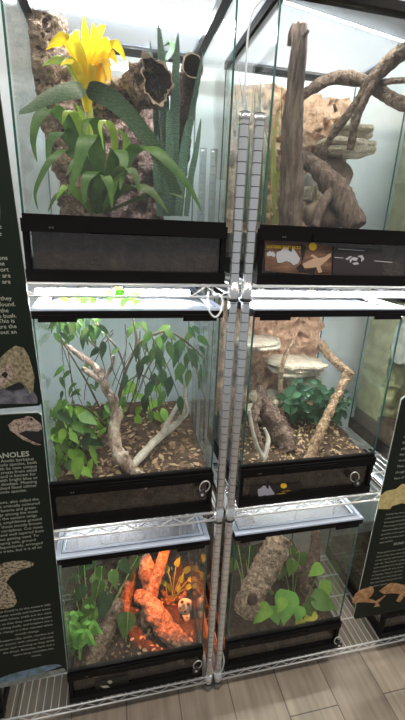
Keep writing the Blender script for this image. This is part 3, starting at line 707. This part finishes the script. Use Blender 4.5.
def vleaf(mb, x, y, Y, L, a, mi, w=.5, tilt=.0, droop=.25):
    """leaf hanging at x, y: L px long, pointing a degrees clockwise from straight down"""
    p = at(x, y, Y); k = size(p, 1); t = math.radians(a)
    d = -_u*math.cos(t) - _r*math.sin(t) + _f*U(-.35, .35)
    mb.leaf(p, d, L*k, L*w*k, CAMN(p) + Vector((U(-.5, .5), 0, U(-.2, .5))), droop, mi, U(.12, .35), 6)
big = [(104, 345, 16, 10, 0), (140, 364, 17, 5, 0), (178, 344, 24, 15, 0), (190, 352, 20, -25, 0), (203, 350, 20, -35, 0), (150, 385, 18, 20, 0), (161, 372, 18, -20, 0), (145, 398, 18, 5, 0), (150, 335, 16, 40, 1), (160, 340, 20, 20, 1), (168, 345, 18, -20, 1),
       (180, 400, 16, -5, 0), (165, 395, 17, 30, 1), (172, 380, 18, 10, 0), (160, 352, 19, 45, 1), (183, 366, 17, 20, 1), (152, 360, 15, 60, 0), (128, 378, 13, 15, 0), (98, 352, 13, 60, 0), (172, 330, 17, 70, 3), (195, 340, 15, -60, 1), (120, 352, 10, 60, 1), (133, 330, 13, 30, 3), (200, 372, 14, 0, 0), (140, 325, 12, -30, 3), (124, 400, 12, 40, 1)]
for x, y, L, a, mi in big: vleaf(fol, x+U(-2, 2), y-4, U(.10, .20), L, a, mi, .52)
for k in range(46): vleaf(fol, U(50, 104), U(318, 340)-5, U(.10, .26), U(9, 15), U(-60, 60), random.choice((0, 0, 1, 1, 3)), .42)
for k in range(34): vleaf(fol, U(138, 207), U(322, 375), U(.12, .26), U(10, 17), U(-60, 60), random.choice((0, 1, 1, 3)), .48)
for k in range(24): vleaf(fol, U(56, 112), U(360, 412), U(.10, .24), U(8, 15), U(-70, 70), random.choice((0, 1, 1, 2)), .4)
for k in range(120):
    y = U(403, 468); x = U(50, 92 - max(0, y-440)*.3); vleaf(fol, x, y, U(.06, .22), U(8, 21), U(-85, 85), random.choice((0, 1, 1, 2, 2, 2, 3)), .62)
for k in range(14): vleaf(fol, U(90, 112), U(398, 440), U(.12, .20), U(7, 13), U(-60, 60), random.choice((1, 2, 1)), .4)
for x, y, L, a in ((90, 445, 20, -20), (84, 455, 20, 25), (92, 458, 20, 10)): vleaf(fol, x, y, .09, L, a, 2, .32)
for x, y, L, a in ((72, 425, 20, -80), (54, 412, 18, 70), (62, 428, 20, 60), (78, 414, 22, -75)): vleaf(fol, x, y, .08, L, a, 1, .6)
for k in range(26): vleaf(fol, U(118, 165), U(380, 420), U(.28, .38), U(9, 15), U(-60, 60), random.choice((2, 2, 1)), .6)
stems.build('stem', stem_b, vine); fol.build('foliage', FS, vine)
# sprig on the lid
zt = SH[1]+TOP+.030
sprig = thing('leafy_sprig', atz(100, 306, zt), 'green leafy sprig lying on the white lid under the top shelf', 'plant')
s = MB(); f = MB()
q = [atz(x, y, zt+.006) for x, y in ((66, 304), (84, 303), (100, 302), (118, 303), (134, 306))]
s.tube(q, .0016, 6)
for x, y, L, a in ((70, 302, .03, 170), (80, 303, .035, 20), (86, 301, .05, 190), (96, 303, .03, 250), (108, 301, .045, 80), (114, 300, .05, 60), (122, 300, .06, 100), (126, 302, .055, 40), (120, 306, .04, 300), (112, 305, .04, 250), (132, 305, .03, 330), (90, 304, .03, 300)):
    p = atz(x, y, zt+.007); t = math.radians(a); f.leaf(p, (math.cos(t), math.sin(t)*.5, .55), L, L*.5, (0, -.7, .6), .12, random.choice((0, 1, 1)), .2, 5)
s.build('stem', stem_g, sprig); f.build('foliage', [g_light, g_bright], sprig)

# bushy plant before the clay wall
bp_ = thing('bushy_plant', at(312, 428, .27), 'low bushy plant with dark glossy leaves before the clay wall', 'plant')
f = MB(); s = MB()
base = at(314, 432, .27)
for k in range(190):
    x = U(284, 347); y = 404 + U(-19, 20)*(1-abs((x-316)/34)**2*.6) + (x-316)*.13; Y = U(.17, .31) if x < 326 else U(.175, .23)
    vleaf(f, x, y-4, Y, U(7, 12), U(-120, 120), random.choice((0, 0, 1, 2)), .62, 0, .1)
for x, y in ((292, 410), (300, 398), (314, 394), (328, 398), (340, 412), (306, 412), (322, 410)):
    s.tube([base, (base+at(x, y, .25))/2 + Vector((0, 0, .01)), at(x, y, .24)], .002, 6)
f.build('foliage', [g_blue, g_dark, g_bush], bp_); s.build('stem', stem_b, bp_)

# bottom left plants
def leafy(name, label, base, leaves, mats, stem_m, cat='plant', w=.6, shape_h='heart', fold=.2):
    """stems from one base, a heart leaf at each end; every leaf a part"""
    r = thing(name, at(*base), label, cat); st = MB(); b0 = at(*base)
    for x, y, Y, L, a, mi in leaves:
        p = at(x, y, Y); k = size(p, 1)
        mid = (b0+p)/2 + Vector((U(-.01, .01), -.01, .025)); q, _ = spline([(b0, 1), (mid, 1), (p, 1)], 6); st.tube(q, .0016, 6)
        t = math.radians(a); d = -_u*math.cos(t) - _r*math.sin(t) + _f*U(-.3, .1)
        b = MB(); b.leaf(p, d, L*k, L*w*k, CAMN(p)+Vector((U(-.3, .3), 0, U(0, .4))), .12, 0, fold, 8, shape_h); b.build('leaf', mats[mi], r)
    st.build('stem', stem_m, r)
    return r
leafy('pothos', 'green pothos at the upper left of the orange lit terrarium', (92, 646, .11), [(96, 562, .2, 14, 60, 0), (112, 570, .2, 18, -20, 1), (100, 580, .16, 22, 20, 1), (108, 592, .14, 26, 15, 0), (86, 585, .18, 20, 40, 0), (84, 562, .24, 18, 0, 0), (94, 600, .14, 24, 40, 1), (120, 560, .26, 18, -40, 0), (78, 575, .26, 18, 60, 0), (102, 566, .3, 18, 10, 1), (110, 610, .2, 22, -10, 0), (92, 575, .3, 20, -60, 1), (74, 590, .22, 22, 20, 0), (130, 572, .3, 20, 20, 0), (124, 585, .32, 20, -30, 1), (138, 556, .32, 16, 20, 1), (146, 590, .34, 18, 20, 0)], [g_dark, g_mid], stem_g)
leafy('pothos', 'round green leaf plant left of the orange glowing branch', (126, 642, .09), [(128, 612, .13, 22, 10, 0), (122, 625, .16, 16, 40, 0)], [g_mid, g_light], stem_g, w=.85)
fern = thing('fern', at(80, 662, .055), 'bright green fern at the left glass of the orange lit terrarium', 'plant')
for k, pts in enumerate(([(80, 660, .055), (82, 630, .14), (76, 612, .12), (68, 625, .10)], [(80, 660, .055), (84, 640, .13), (90, 622, .10), (98, 630, .08)], [(80, 660, .055), (78, 635, .12), (70, 622, .09), (64, 640, .08)], [(80, 660, .055), (86, 630, .15), (94, 612, .14), (90, 606, .13)], [(80, 660, .055), (78, 640, .1), (84, 630, .07), (92, 642, .06)], [(80, 660, .055), (74, 650, .12), (68, 650, .1), (66, 672, .09)])):
    b = MB(); q, _ = spline([(at(*p), 1) for p in pts], 7); b.tube(q, .0014, 6)
    for j in range(4, len(q)):
        t = (q[j]-q[j-1]).normalized()
        for sgn in (-1, 1):
            d = (_r*sgn*.8 + t*.7 + _u*-.2); b.leaf(q[j], d, .042*(1-.5*j/len(q)), .011, CAMN(q[j]), .2, 0, .1, 4)
    b.build('frond', g_bright, fern)
sm = leafy('seedling', 'small frilly plant lit yellow green beside the orange branch', (172, 606, .22), [(168, 572, .25, 12, 160, 0), (176, 566, .25, 13, 200, 0), (184, 572, .24, 13, 230, 1), (180, 582, .22, 12, 200, 0), (172, 590, .23, 12, 150, 1), (186, 588, .22, 11, 240, 0), (166, 585, .24, 10, 140, 0), (188, 580, .22, 11, 260, 1), (178, 592, .21, 10, 190, 0)], [g_light, g_mid], stem_g, w=.45)
# skull ornament
sk = thing('skull_ornament', at(186, 622, .15), 'small pale holed skull like ornament lit yellow at right', 'ornament')
p = at(185, 606, .15); k = size(p, 1)
MB().blob(p, (7*k, .018, 9*k), 3, 0, .12, 40, .9, 3).build('cranium', print_m, sk)
MB().tube([at(186, 612, .147), at(187, 620, .146), at(186, 628, .15)], [4.5*k, 3.2*k, 2*k], 10, 0, .15, 60).build('snout', print_m, sk)
for x, y, r_ in ((182, 602, 1.8), (188, 604, 1.7), (185, 611, 1.4), (187, 617, 1.0), (180, 608, 1.1)):
    q = at(x, y, .134); MB().blob(q, (r_*k, .004, r_*1.2*k), 2).build('hole', cork_in, sk)

# bottom right pothos
leafy('pothos', 'bright heart-leaved pothos in the middle of the bottom right terrarium', (290, 634, .12), [(288, 590, .07, 32, 8, 0), (270, 606, .05, 22, 50, 1), (272, 606, .06, 20, -20, 0), (312, 596, .08, 26, -70, 3), (306, 600, .07, 22, -30, 3), (302, 618, .045, 13, 25, 2), (316, 612, .05, 15, 60, 2), (326, 580, .12, 18, 10, 1), (322, 566, .16, 16, 60, 1), (332, 576, .13, 14, -40, 1), (300, 606, .05, 16, 10, 0), (284, 598, .05, 14, 30, 1), (294, 560, .22, 16, 20, 1), (284, 566, .24, 16, 40, 3), (300, 552, .26, 18, -20, 3), (272, 590, .2, 14, 60, 3), (290, 545, .3, 20, 10, 3), (278, 576, .26, 18, 0, 3)], [g_bright, g_light, g_yellow, g_mid], stem_g, w=.75)
leafy('pothos', 'dark pothos at the left glass of the bottom right terrarium', (246, 606, .14), [(238, 545, .36, 20, 20, 0), (246, 560, .36, 20, -10, 0), (240, 575, .32, 22, 10, 1), (236, 560, .28, 18, 40, 1), (250, 545, .37, 20, 0, 0), (234, 590, .25, 18, 0, 1), (262, 555, .37, 18, 20, 0)], [g_dark, g_mid], stem_g)

# leaves and wood stop at the glass: nothing grows through a pane
for o in list(COL.objects):
    if o.type != 'MESH': continue
    r = o
    while r.parent is not None: r = r.parent
    if r.get('kind') == 'structure' or r in TANKS or r.get('category') in ('lamp', 'shelving rack', 'sign') or r is sprig: continue
    w0 = wloc(o); vs = o.data.vertices
    c = sum((v.co for v in vs), Vector())/max(1, len(vs)) + w0
    for x, z, _ in spots:
        if x-.06 < c.x < x+W+.06 and z-.2 < c.z < z+.66:
            for v in vs:
                p = v.co + w0
                v.co = Vector((min(max(p.x, x+.0065), x+W-.0065), min(max(p.y, .0265), .018+DEP-.0065), min(max(p.z, z+.012), z+.622))) - w0
            break

# ------------------------------------------------------------------ signs
SY = -.016                                   # depth of the printed face
def text_mesh(lines, xr, zs, hgt, align='RIGHT', bold=0, y=SY-.0006, squeeze=1.0):
    """flat printed lettering: every line ends (or begins) at xr"""
    vs, fs = [], []
    for ln, z in zip(lines, zs):
        cu = bpy.data.curves.new('t', 'FONT'); cu.body = ln; cu.size = hgt; cu.align_x = align; cu.resolution_u = 2; cu.offset = bold
        ob = bpy.data.objects.new('t', cu); COL.objects.link(ob)
        dg = bpy.context.evaluated_depsgraph_get(); me = bpy.data.meshes.new_from_object(ob.evaluated_get(dg))
        xo = xr[lines.index(ln)] if hasattr(xr, '__len__') else xr
        n = len(vs)
        for v in me.vertices: vs.append(Vector((xo + v.co.x*squeeze, y, z + v.co.y)))
        for p in me.polygons: fs.append([n+i for i in p.vertices])
        bpy.data.objects.remove(ob); bpy.data.curves.remove(cu); bpy.data.meshes.remove(me)
    m = MB(); m.v = vs
    for f in fs: m.face(f)
    return m
def zrow(x, y): return at(x, y, SY).z
def outline(mb, pts, lift=.0006, mi=0, Y=SY):
    P = [at(x, y, Y) for x, y in pts]
    mb.prism([p + Vector((0, -lift, 0)) for p in P], .0005, (0, 1, 0), mi)
toad = noisy('print_toad', [(.35, (.10, .085, .05)), (.5, (.26, .22, .13)), (.68, (.46, .38, .25))], 110, .5, 0)
rockp = noisy('print_rock', [(.35, (.07, .07, .085)), (.7, (.22, .21, .24))], 50, .5, 0)
liz = noisy('print_lizard', [(.38, (.16, .11, .08)), (.55, (.45, .34, .28)), (.7, (.62, .50, .42))], 140, .5, 0)
liz2 = noisy('print_spotted_lizard', [(.42, (.06, .045, .03)), (.52, (.42, .34, .23)), (.75, (.55, .46, .33))], 130, .5, 0)
blu = noisy('print_blue_lizard', [(.4, (.10, .16, .14)), (.6, (.20, .28, .42))], 40, .5, 0)
strip = noisy('print_pebbles', [(.35, (.14, .16, .14)), (.7, (.34, .36, .32))], 50, .5, 0)
sand = noisy('print_gecko_gold', [(.4, (.55, .42, .16)), (.6, (.72, .60, .28))], 50, .5, 0)
oran = noisy('print_gecko_orange', [(.4, (.36, .17, .07)), (.6, (.62, .36, .18))], 50, .5, 0)
def board(name, label, x0, x1, z0, z1):
    r = thing(name, ((x0+x1)/2, SY, z0), label, 'sign')
    b = MB(); c = .008
    pr = [(x0+c, z0), (x1-c, z0), (x1, z0+c), (x1, z1-c), (x1-c, z1), (x0+c, z1), (x0, z1-c), (x0, z0+c)]
    b.prism([Vector((x, SY, z)) for x, z in pr], .005, (0, 1, 0)); b.build('panel', sign_m, r)
    e = MB(); e.prism([Vector((x, SY+.005, z)) for x, z in [((x-(x0+x1)/2)*1.002+(x0+x1)/2, z-.001 if z < (z0+z1)/2 else z+.001) for x, z in pr]], .002, (0, 1, 0)); e.build('backing_edge', ivory, r)
    return r
# upper left sign
xe = at(43, 408, SY).x
zb = zrow(43, 408)
s1 = board('information_sign', 'upper dark sign at left with a mossy lizard photo at its foot', -.62, xe, zb, 2.02)
rows = [229, 236, 260, 265.5, 271.5, 277.5, 283.5, 300, 306, 312, 317.5, 322.5, 328, 333.5]
txt = ['found in dense', 'forests of the', 'lives in plantations', 'and forest. The', 'trees that support', 'lichen where they are', 'hidden, and they are', 'camouflage, meaning they', 'blend in and never found.', 'insects, and eat the', 'leaves and the green bush.', 'of the range! This is', 'the island where the', 'lizard without an']
zs = [zrow(12, y)-.006 for y in rows]
xs = [at(x, y, SY).x + .033*(zrow(12, y)-zb) for x, y in zip((2, 2, 8, 5, 9, 11, 11, 12, 16, 9, 17, 15, 17, 17), rows)]
text_mesh(txt, xs, zs, .0135).build('lettering', print_m, s1)
m = MB(); outline(m, [(-30, 405), (-30, 390), (0, 389), (10, 388), (24, 387), (33, 392), (38, 400), (38, 406)], .0006); m.build('photo_rock', rockp, s1)
m = MB(); outline(m, [(-30, 390), (-20, 372), (0, 362), (10, 353), (18, 348), (26, 350), (31, 358), (34, 370), (36, 380), (34, 395), (28, 388), (20, 386), (10, 388), (0, 391)], .0012); m.build('photo_lizard', toad, s1)
m = MB(); outline(m, [(-8, 388), (0, 372), (10, 366), (16, 370), (14, 380), (4, 388), (-4, 392)], .0018); m.build('pale_flank', liz, s1)
m = MB(); outline(m, [(3, 376), (7, 373), (10, 376), (7, 380)], .0024); m.build('photo_eye', blackm, s1)
m = MB(); outline(m, [(20, 372), (28, 366), (31, 376), (34, 392), (31, 396), (26, 386), (20, 384)], .0018); m.build('photo_foreleg', toad, s1)
m = MB(); outline(m, [(20, 384), (24, 386), (26, 390), (14, 392), (6, 391), (10, 388)], .0021); m.build('photo_shadow', blackm, s1)
m = MB(); outline(m, [(-6, 218), (2, 196), (5, 193), (7, 199), (9, 214), (8, 224), (3, 226)], .0006); m.build('photo_lizard', plain('print_dim', (.035, .045, .03), .5), s1)
s1.rotation_euler = (0, math.radians(-1.9), 0)   # hangs a little crooked
# lower left sign
zt_, zb_ = zrow(43, 413), zrow(67, 672)
s2 = board('information_sign', 'lower dark sign at left titled ANOLES with lizard photos', -.62, -.190, zb_, zt_)
text_mesh(['CUBAN FALSE ANOLES'], at(29, 450, SY).x, [zrow(15, 457)], .021, bold=.0004).build('title', print_m, s2)
rows = [459+3.85*i for i in range(9)]
ends = [34, 37, 37, 37, 36, 38, 37, 37, 27]
l1 = ['of several Anolis barbatus', 'are large anole species, both', 'islands with its own unique', 'scales raised crests from small', 'beak mouths and is known for', 'displays with bright blue or', 'yellow orange dewlaps. Meeting', 'rare specialised fixed calmer', 'American anole species.']
rows2 = [500+4.05*i for i in range(13)]
ends2 = [39, 40, 36, 38, 37, 42, 42, 43, 44, 39, 36, 43, 42]
l2 = ['small chameleons, also called the', 'giant, is a critically coloured', 'island lacerta and green', 'feedings among the most', 'hidden in the eastern twigs', 'living, amphibious ground', 'cream those mostly brown', 'and cordylinas. Cut rows', 'found and well tapered bent', 'without getting used. To', 'grasping tails, ground', 'independently, arranged', 'among the trees, but it is all an']
rows3 = [608+4.1*i for i in range(7)]
l3 = ['The habitat found is to the eastern hills', 'where the moist woods and hollow trees', 'grow with lichen, snails are the main', 'food, so that they need strong jaws', 'crushing shells, and keepers see a', 'colour change in a few minutes when', 'moods change.']
rows4 = [637+4.0*i for i in range(6)]
l4 = ['Keepers offer snails, roaches and', 'other insects with calcium, and mist', 'leaves each morning so they drink', 'the drops. Branches, bark and a', 'warm lamp complete the', 'home.']
ends3 = [51, 51, 52, 52, 53, 53, 40]; ends4 = [54, 54, 55, 55, 54, 42]
for nm_, L_, R_, E_, h in (('lettering', l1, rows, ends, .0125), ('lettering', l2, rows2, ends2, .0125), ('lettering', l3, rows3, ends3, .0115), ('lettering', l4, rows4, ends4, .0115)):
    text_mesh(L_, [at(x, y, SY).x for x, y in zip(E_, R_)], [zrow(20, y+2.0) for y in R_], h).build(nm_, print_m, s2)
m = MB(); outline(m, [(8, 425), (14, 420), (23, 418), (27, 416), (32, 417), (36, 420), (41, 424), (42, 430), (38, 432), (26, 431), (20, 434), (30, 440), (41, 445), (36, 445), (24, 440), (17, 435), (10, 430)]); m.build('photo_lizard', liz, s2)
m = MB(); outline(m, [(41.5, 429), (38, 431.5), (26, 430.5), (19, 433), (27, 437.5), (40, 443), (43, 440)], .0009); m.build('photo_mouth', blackm, s2)
m = MB(); outline(m, [(16, 432), (20, 434.5), (30, 440), (41, 444.5), (36, 445), (24, 440), (17, 435.5)], .0012); m.build('photo_jaw', liz, s2)
m = MB(); outline(m, [(29.5, 418.5), (31.5, 417.5), (33, 419), (31, 420.5)], .0012); m.build('photo_eye', blackm, s2)
m = MB(); outline(m, [(-10, 568), (4, 563), (14, 561), (26, 560.5), (34, 563), (33, 566), (22, 569), (12, 575), (6, 582), (14, 592), (17, 602), (14, 606), (8, 608), (-10, 610)]); m.build('photo_lizard', liz2, s2)
m = MB(); outline(m, [(-10, 684), (10, 678), (30, 674), (50, 671), (64, 668), (66.5, 671.5), (50, 676), (30, 681), (0, 688), (-10, 690)], .0006); m.build('photo_ground', strip, s2)
m = MB(); outline(m, [(-10, 682), (10, 674), (30, 669), (46, 665), (58, 664), (62, 665.5), (52, 669), (34, 675), (10, 681), (-10, 686)], .0012); m.build('photo_lizard', blu, s2)
# right sign
zl = zrow(351, 620)
s3 = board('information_sign', 'dark gecko sign at right hanging in front of the racks', .858, 1.29, zl, zl+.93)
def block(y0, y1, n, xl0, words, h, x_ref=385):
    rs = [y0+(y1-y0)*i/(n-1) for i in range(n)]
    ls = [words[i % len(words)] + ('' if i < len(words) else ' ') for i in range(n)]
    return ls, rs
w1 = ['lives in sandy places where it', 'digs burrows below the loose', 'surface and stays out of heat', 'until the night. At dusk these', 'geckos hunt insects and small', 'spiders and can lick dew from', 'their own eyes. The skin looks', 'like fine velvet in a pale', 'yellow with white spots, and', 'feet have wide pads that help', 'on sand and on smooth rocks.', 'Males and females look alike', 'though males are wider at the', 'base of the tail.']
w2 = ['Females lay one or two eggs at', 'a time buried in moist sand and', 'the young hatch after two months.', 'The young are fully formed and', 'hunt soon after they hatch. They', 'grow fast in the warm season and', 'can live for many years when well', 'kept and fed.']
w3 = ['These geckos live in the dry', 'dunes of the west, where plants', 'are few and the wind moves sand', 'each day. They shelter in deep', 'holes of spiders and emerge at', 'night to search for ants, moths', 'and beetles. They are harmless', 'and calm, and when it gets cool', 'they rest below the ground until', 'the warm months.']
def lblock(words, y0, y1, xl, h):
    n = len(words); rs = [y0+(y1-y0)*i/(n-1) for i in range(n)]
    text_mesh(words, xl, [zrow(388, y+2) for y in rs], h, 'LEFT').build('lettering', print_m, s3)
lblock(w1, 402, 478, .893, .0125); lblock(w2, 513, 540, .893, .0105); lblock(w3, 550, 582, .893, .0105)
text_mesh(['DUNE GECKO'], .955, [zrow(388, 546)], .015, 'LEFT', .0003).build('title', print_m, s3)
m = MB(); outline(m, [(379, 505), (380, 496), (386, 491), (396, 489), (402, 484), (415, 484), (415, 506), (402, 503), (392, 506), (390, 509), (378, 509)]); m.build('photo_gecko', sand, s3)
m = MB(); outline(m, [(356, 593), (360, 590), (366, 588), (373, 586.5), (374, 591), (371, 596), (368, 598), (376, 601), (384, 596), (386, 595), (378, 603), (380, 606), (374, 607), (376, 603), (364, 602), (352, 603), (353, 598)]); m.build('photo_gecko', oran, s3)
m = MB(); outline(m, [(379, 591), (384, 587), (390, 583), (396, 583), (404, 585), (415, 586), (415, 592), (404, 596), (400, 602), (396, 601), (400, 594), (392, 593), (384, 594)]); m.build('photo_gecko', oran, s3)

# ------------------------------------------------------------------ stickers on the substrate windows
def sticker(tank, label_pts, Y, mat, name='sticker'):
    m = MB(); m.prism([at(x, y, Y) for x, y in label_pts], .0006, (0, -1, 0)); return m.build(name, mat, tank)
def smark(parent, pts, Y, mat, name, lift=.0011):
    m = MB(); m.prism([at(x, y, Y) + Vector((0, -lift, 0)) for x, y in pts], .0004, (0, -1, 0)); return m.build(name, mat, parent)
def oval(cx, cy, rx, ry, n=14): return [(cx+rx*math.cos(6.283*i/n), cy+ry*math.sin(6.283*i/n)) for i in range(n)]
WY = .018+.0038
def austr(cx, cy, w, h):
    return [(cx+w*x, cy+h*y) for x, y in ((-.5, .05), (-.48, -.2), (-.3, -.3), (-.18, -.5), (-.02, -.48), (.02, -.3), (.14, -.22), (.18, -.55), (.28, -.3), (.40, -.05), (.5, .15), (.42, .40), (.22, .52), (.10, .36), (-.08, .28), (-.28, .38), (-.44, .38))]
T = TANKS[1]
stk_m = noisy('sticker_brown', [(.35, (.05, .028, .02)), (.55, (.20, .11, .07)), (.75, (.36, .22, .15))], 16, .5, 0, stretch=(.5, 1, 3))
st = sticker(T, [(264.5, 240), (332, 245.5), (331, 276), (265, 271)], WY, stk_m); st['label'] = 'brown gecko sticker with grey map'
smark(st, austr(288, 256, 24, 18), WY, grey_p, 'map_print')
smark(st, austr(271, 254, 9, 6), WY, grey_p, 'map_print')
smark(st, oval(312.5, 246.5, 4, 4), WY, yellow_p, 'round_badge', .0015)
gk = [(304, 268), (302, 264), (308, 261), (314, 258), (310, 256), (312, 254), (318, 258), (324, 257), (330, 253), (331, 256), (326, 261), (320, 266), (322, 272), (318, 273), (316, 267), (309, 268)]
smark(st, gk, WY, plain('print_gecko_tan', (.50, .33, .22), .5), 'gecko_print', .0015)
smark(st, [(300, 243.5), (306, 247), (304, 256), (302, 262), (296, 268), (300, 272), (314, 274), (316, 268), (304, 270), (302, 262)], WY, plain('print_shadow_dark', (.02, .014, .012), .5), 'dark_print', .0009)
c0 = at(266, 245.5, WY); tx = text_mesh(['NORTHERN VELVET GECKO'], c0.x, [c0.z-.006], .0105, 'LEFT', .0003, WY-.002, .72)
tx.build('lettering', yellow_p, st)
stk_d = plain('sticker_dark', (.035, .026, .026), .4)
st = sticker(T, [(333.5, 246), (383, 250), (382, 280), (332.5, 276)], WY, stk_d); st['label'] = 'dark sticker with white lizard logo'
for pts in ([(345, 259), (350, 256), (352, 256.5), (347, 260)], [(349, 260), (353, 257), (358, 258), (356, 261), (352, 260), (350, 263)], [(357, 256), (362, 255), (364, 259), (361, 262), (361, 258)], [(352, 263), (357, 262), (359, 264), (354, 265)]):
    smark(st, pts, WY, grey_p, 'lizard_logo')
smark(st, [(334, 257), (343, 257.6), (343, 258.3), (334, 257.7)], WY, grey_p, 'white_rule'); smark(st, [(338, 248.5), (364, 250.4), (364, 251), (338, 249.2)], WY, grey_p, 'white_rule'); smark(st, [(374, 260.5), (392, 262), (392, 262.7), (374, 261.2)], WY, grey_p, 'white_rule')
T = TANKS[3]
st = sticker(T, [(251, 486.5), (302, 483), (297, 499), (249, 502)], WY, plain('sticker_black', (.018, .015, .015), .4)); st['label'] = 'black sticker with lilac map'
smark(st, austr(266, 491.5, 17, 12), WY, lilac_p, 'map_print'); smark(st, oval(283.5, 485.5, 3.2, 2.6), WY, yellow_p, 'round_badge', .0015)
smark(st, [(276, 494), (284, 492.5), (292, 495), (298, 494), (297, 496), (290, 497.5), (296, 499), (290, 499.5), (283, 497), (278, 496)], WY, plain('print_gecko_yellow', (.62, .45, .10), .5), 'gecko_print')
c0 = at(281, 491.8, WY); text_mesh(['VELVET GECKO'], c0.x, [c0.z], .0065, 'LEFT', 0, WY-.002, .7).build('lettering', yellow_p, st)
T = TANKS[4]
st = sticker(T, [(95, 682), (128, 674.5), (130, 693), (97, 700)], WY, plain('sticker_green_black', (.02, .024, .018), .4)); st['label'] = 'dark sticker with cream open-mouthed lizard'
lp = plain('print_lizard_cream', (.55, .50, .36), .5)
smark(st, [(100, 686), (107, 685), (111, 687.5), (118, 688), (126, 686.5), (127, 689), (122, 690), (113, 691), (110, 693.5), (116, 693.5), (124, 691), (123, 693.5), (112, 696), (104, 697), (108, 694), (109, 690), (105, 688)], WY, lp, 'lizard_print')
smark(st, oval(110, 681.5, 2.4, 1.6), WY, lp, 'round_badge')
T = TANKS[2]
T8 = TANKS[8]

# ------------------------------------------------------------------ padlocks, cables
def padlock():
    r = thing('padlock', (0, 0, 0), 'x', 'padlock', 'ring padlocks on the terrarium doors')
    pts = [(.015*math.cos(a), -.004, .022+.020*math.sin(a)) for a in [math.radians(-60+ i*300/16) for i in range(17)]]
    MB().tube(pts, .0019, 8).build('shackle_ring', steel, r)
    b = MB(); b.tube([(0, -.008, -.004), (0, .006, -.004)], .013, 18); b.tube([(0, -.004, .006), (0, .003, .010)], [.006, .004], 8)
    bo = b.build('lock_body', lock_black, r)
    MB().tube([(0, -.0095, -.004), (0, -.0079, -.004)], .0045, 12).build('keyhole_plate', steel, bo)
    return r
pl = padlock()
for k, (x, y, a, lab) in enumerate(((202, 492, .3, 'black padlock with steel ring on the vine terrarium'), (356, 481, -.5, 'black padlock with steel ring on the clay backed terrarium'), (196, 668, .2, 'padlock on the orange lit terrarium, beside the rack post'), (338, 643, -.3, 'black padlock with steel ring on the pothos terrarium'))):
    q = pl if k == 0 else copy_tree(pl)
    q.location = at(x, y, -.003); q.rotation_euler = (0, a, 0); q['label'] = lab
def cable(name, label, pts, r, m, Y=None):
    q, _ = spline([(at(*p), 1) for p in pts], 8); return tag(MB().tube(q, r, 8).build(name, m), label, 'cable')
cable('power_cord', 'thin grey cord rising beside the left post to the lamps above', [(242, 150, .028), (243.5, 112, .028), (246, 70, .028), (248, 35, .026), (252, 15, .024), (260, 2, .022), (275, -8, .03)], .0022, grey_cord)
cable('power_cord', 'white cord looping down from the vine terrarium light batten', [(214, 294, .10), (220, 295, .0), (223, 302, -.012), (221, 311, -.013), (216, 317, -.013), (211, 314, -.013), (207.5, 305, -.013), (208, 297, -.008), (209, 292, .02)], .0026, white_cord)
cable('power_cord', 'white cord looped around both posts near the floor', [(210, 660, -.006), (213, 672, -.008), (220, 673, -.008), (224, 662, .0), (222, 650, .035)], .0022, grey_cord)

# ------------------------------------------------------------------ light
wd = bpy.data.worlds.new('world'); scene.world = wd; wd.use_nodes = True
bg = wd.node_tree.nodes['Background']; bg.inputs[0].default_value = (.92, .96, 1.0, 1); bg.inputs[1].default_value = .38
def area(name, loc, rot, sx, sy, power, col):
    l = bpy.data.lights.new(name, 'AREA'); l.shape = 'RECTANGLE'; l.size = sx; l.size_y = sy; l.energy = power; l.color = col
    o = bpy.data.objects.new(name, l); COL.objects.link(o); o.location = loc; o.rotation_euler = rot; return o
area('overhead_fill', (-.1, -.55, 2.74), (.1, 0, 0), 1.2, .3, 18, (1, .90, .78))  # unseen pair of area lights, added overhead as ambient fill
area('overhead_fill', (1.5, -.55, 2.74), (.1, 0, 0), 1.2, .3, 18, (1, .92, .82))
l = bpy.data.lights.new('heat_lamp', 'SPOT'); l.energy = 42; l.color = (1, .17, .012); l.spot_size = math.radians(44); l.spot_blend = .35; l.shadow_soft_size = 0
o = bpy.data.objects.new('heat_lamp', l); COL.objects.link(o); o.location = (LX+.32, .10, SH[2]+TOP+.006)
d = at(165, 620, .25) - Vector(o.location); o.rotation_euler = d.to_track_quat('-Z', 'Y').to_euler()

scene.view_settings.view_transform = 'Standard'; scene.view_settings.look = 'None'; scene.view_settings.gamma = 1; scene.view_settings.use_curve_mapping = False
scene.view_settings.exposure = 0.0
scene.cycles.transparent_max_bounces = 40
scene.cycles.max_bounces = 10
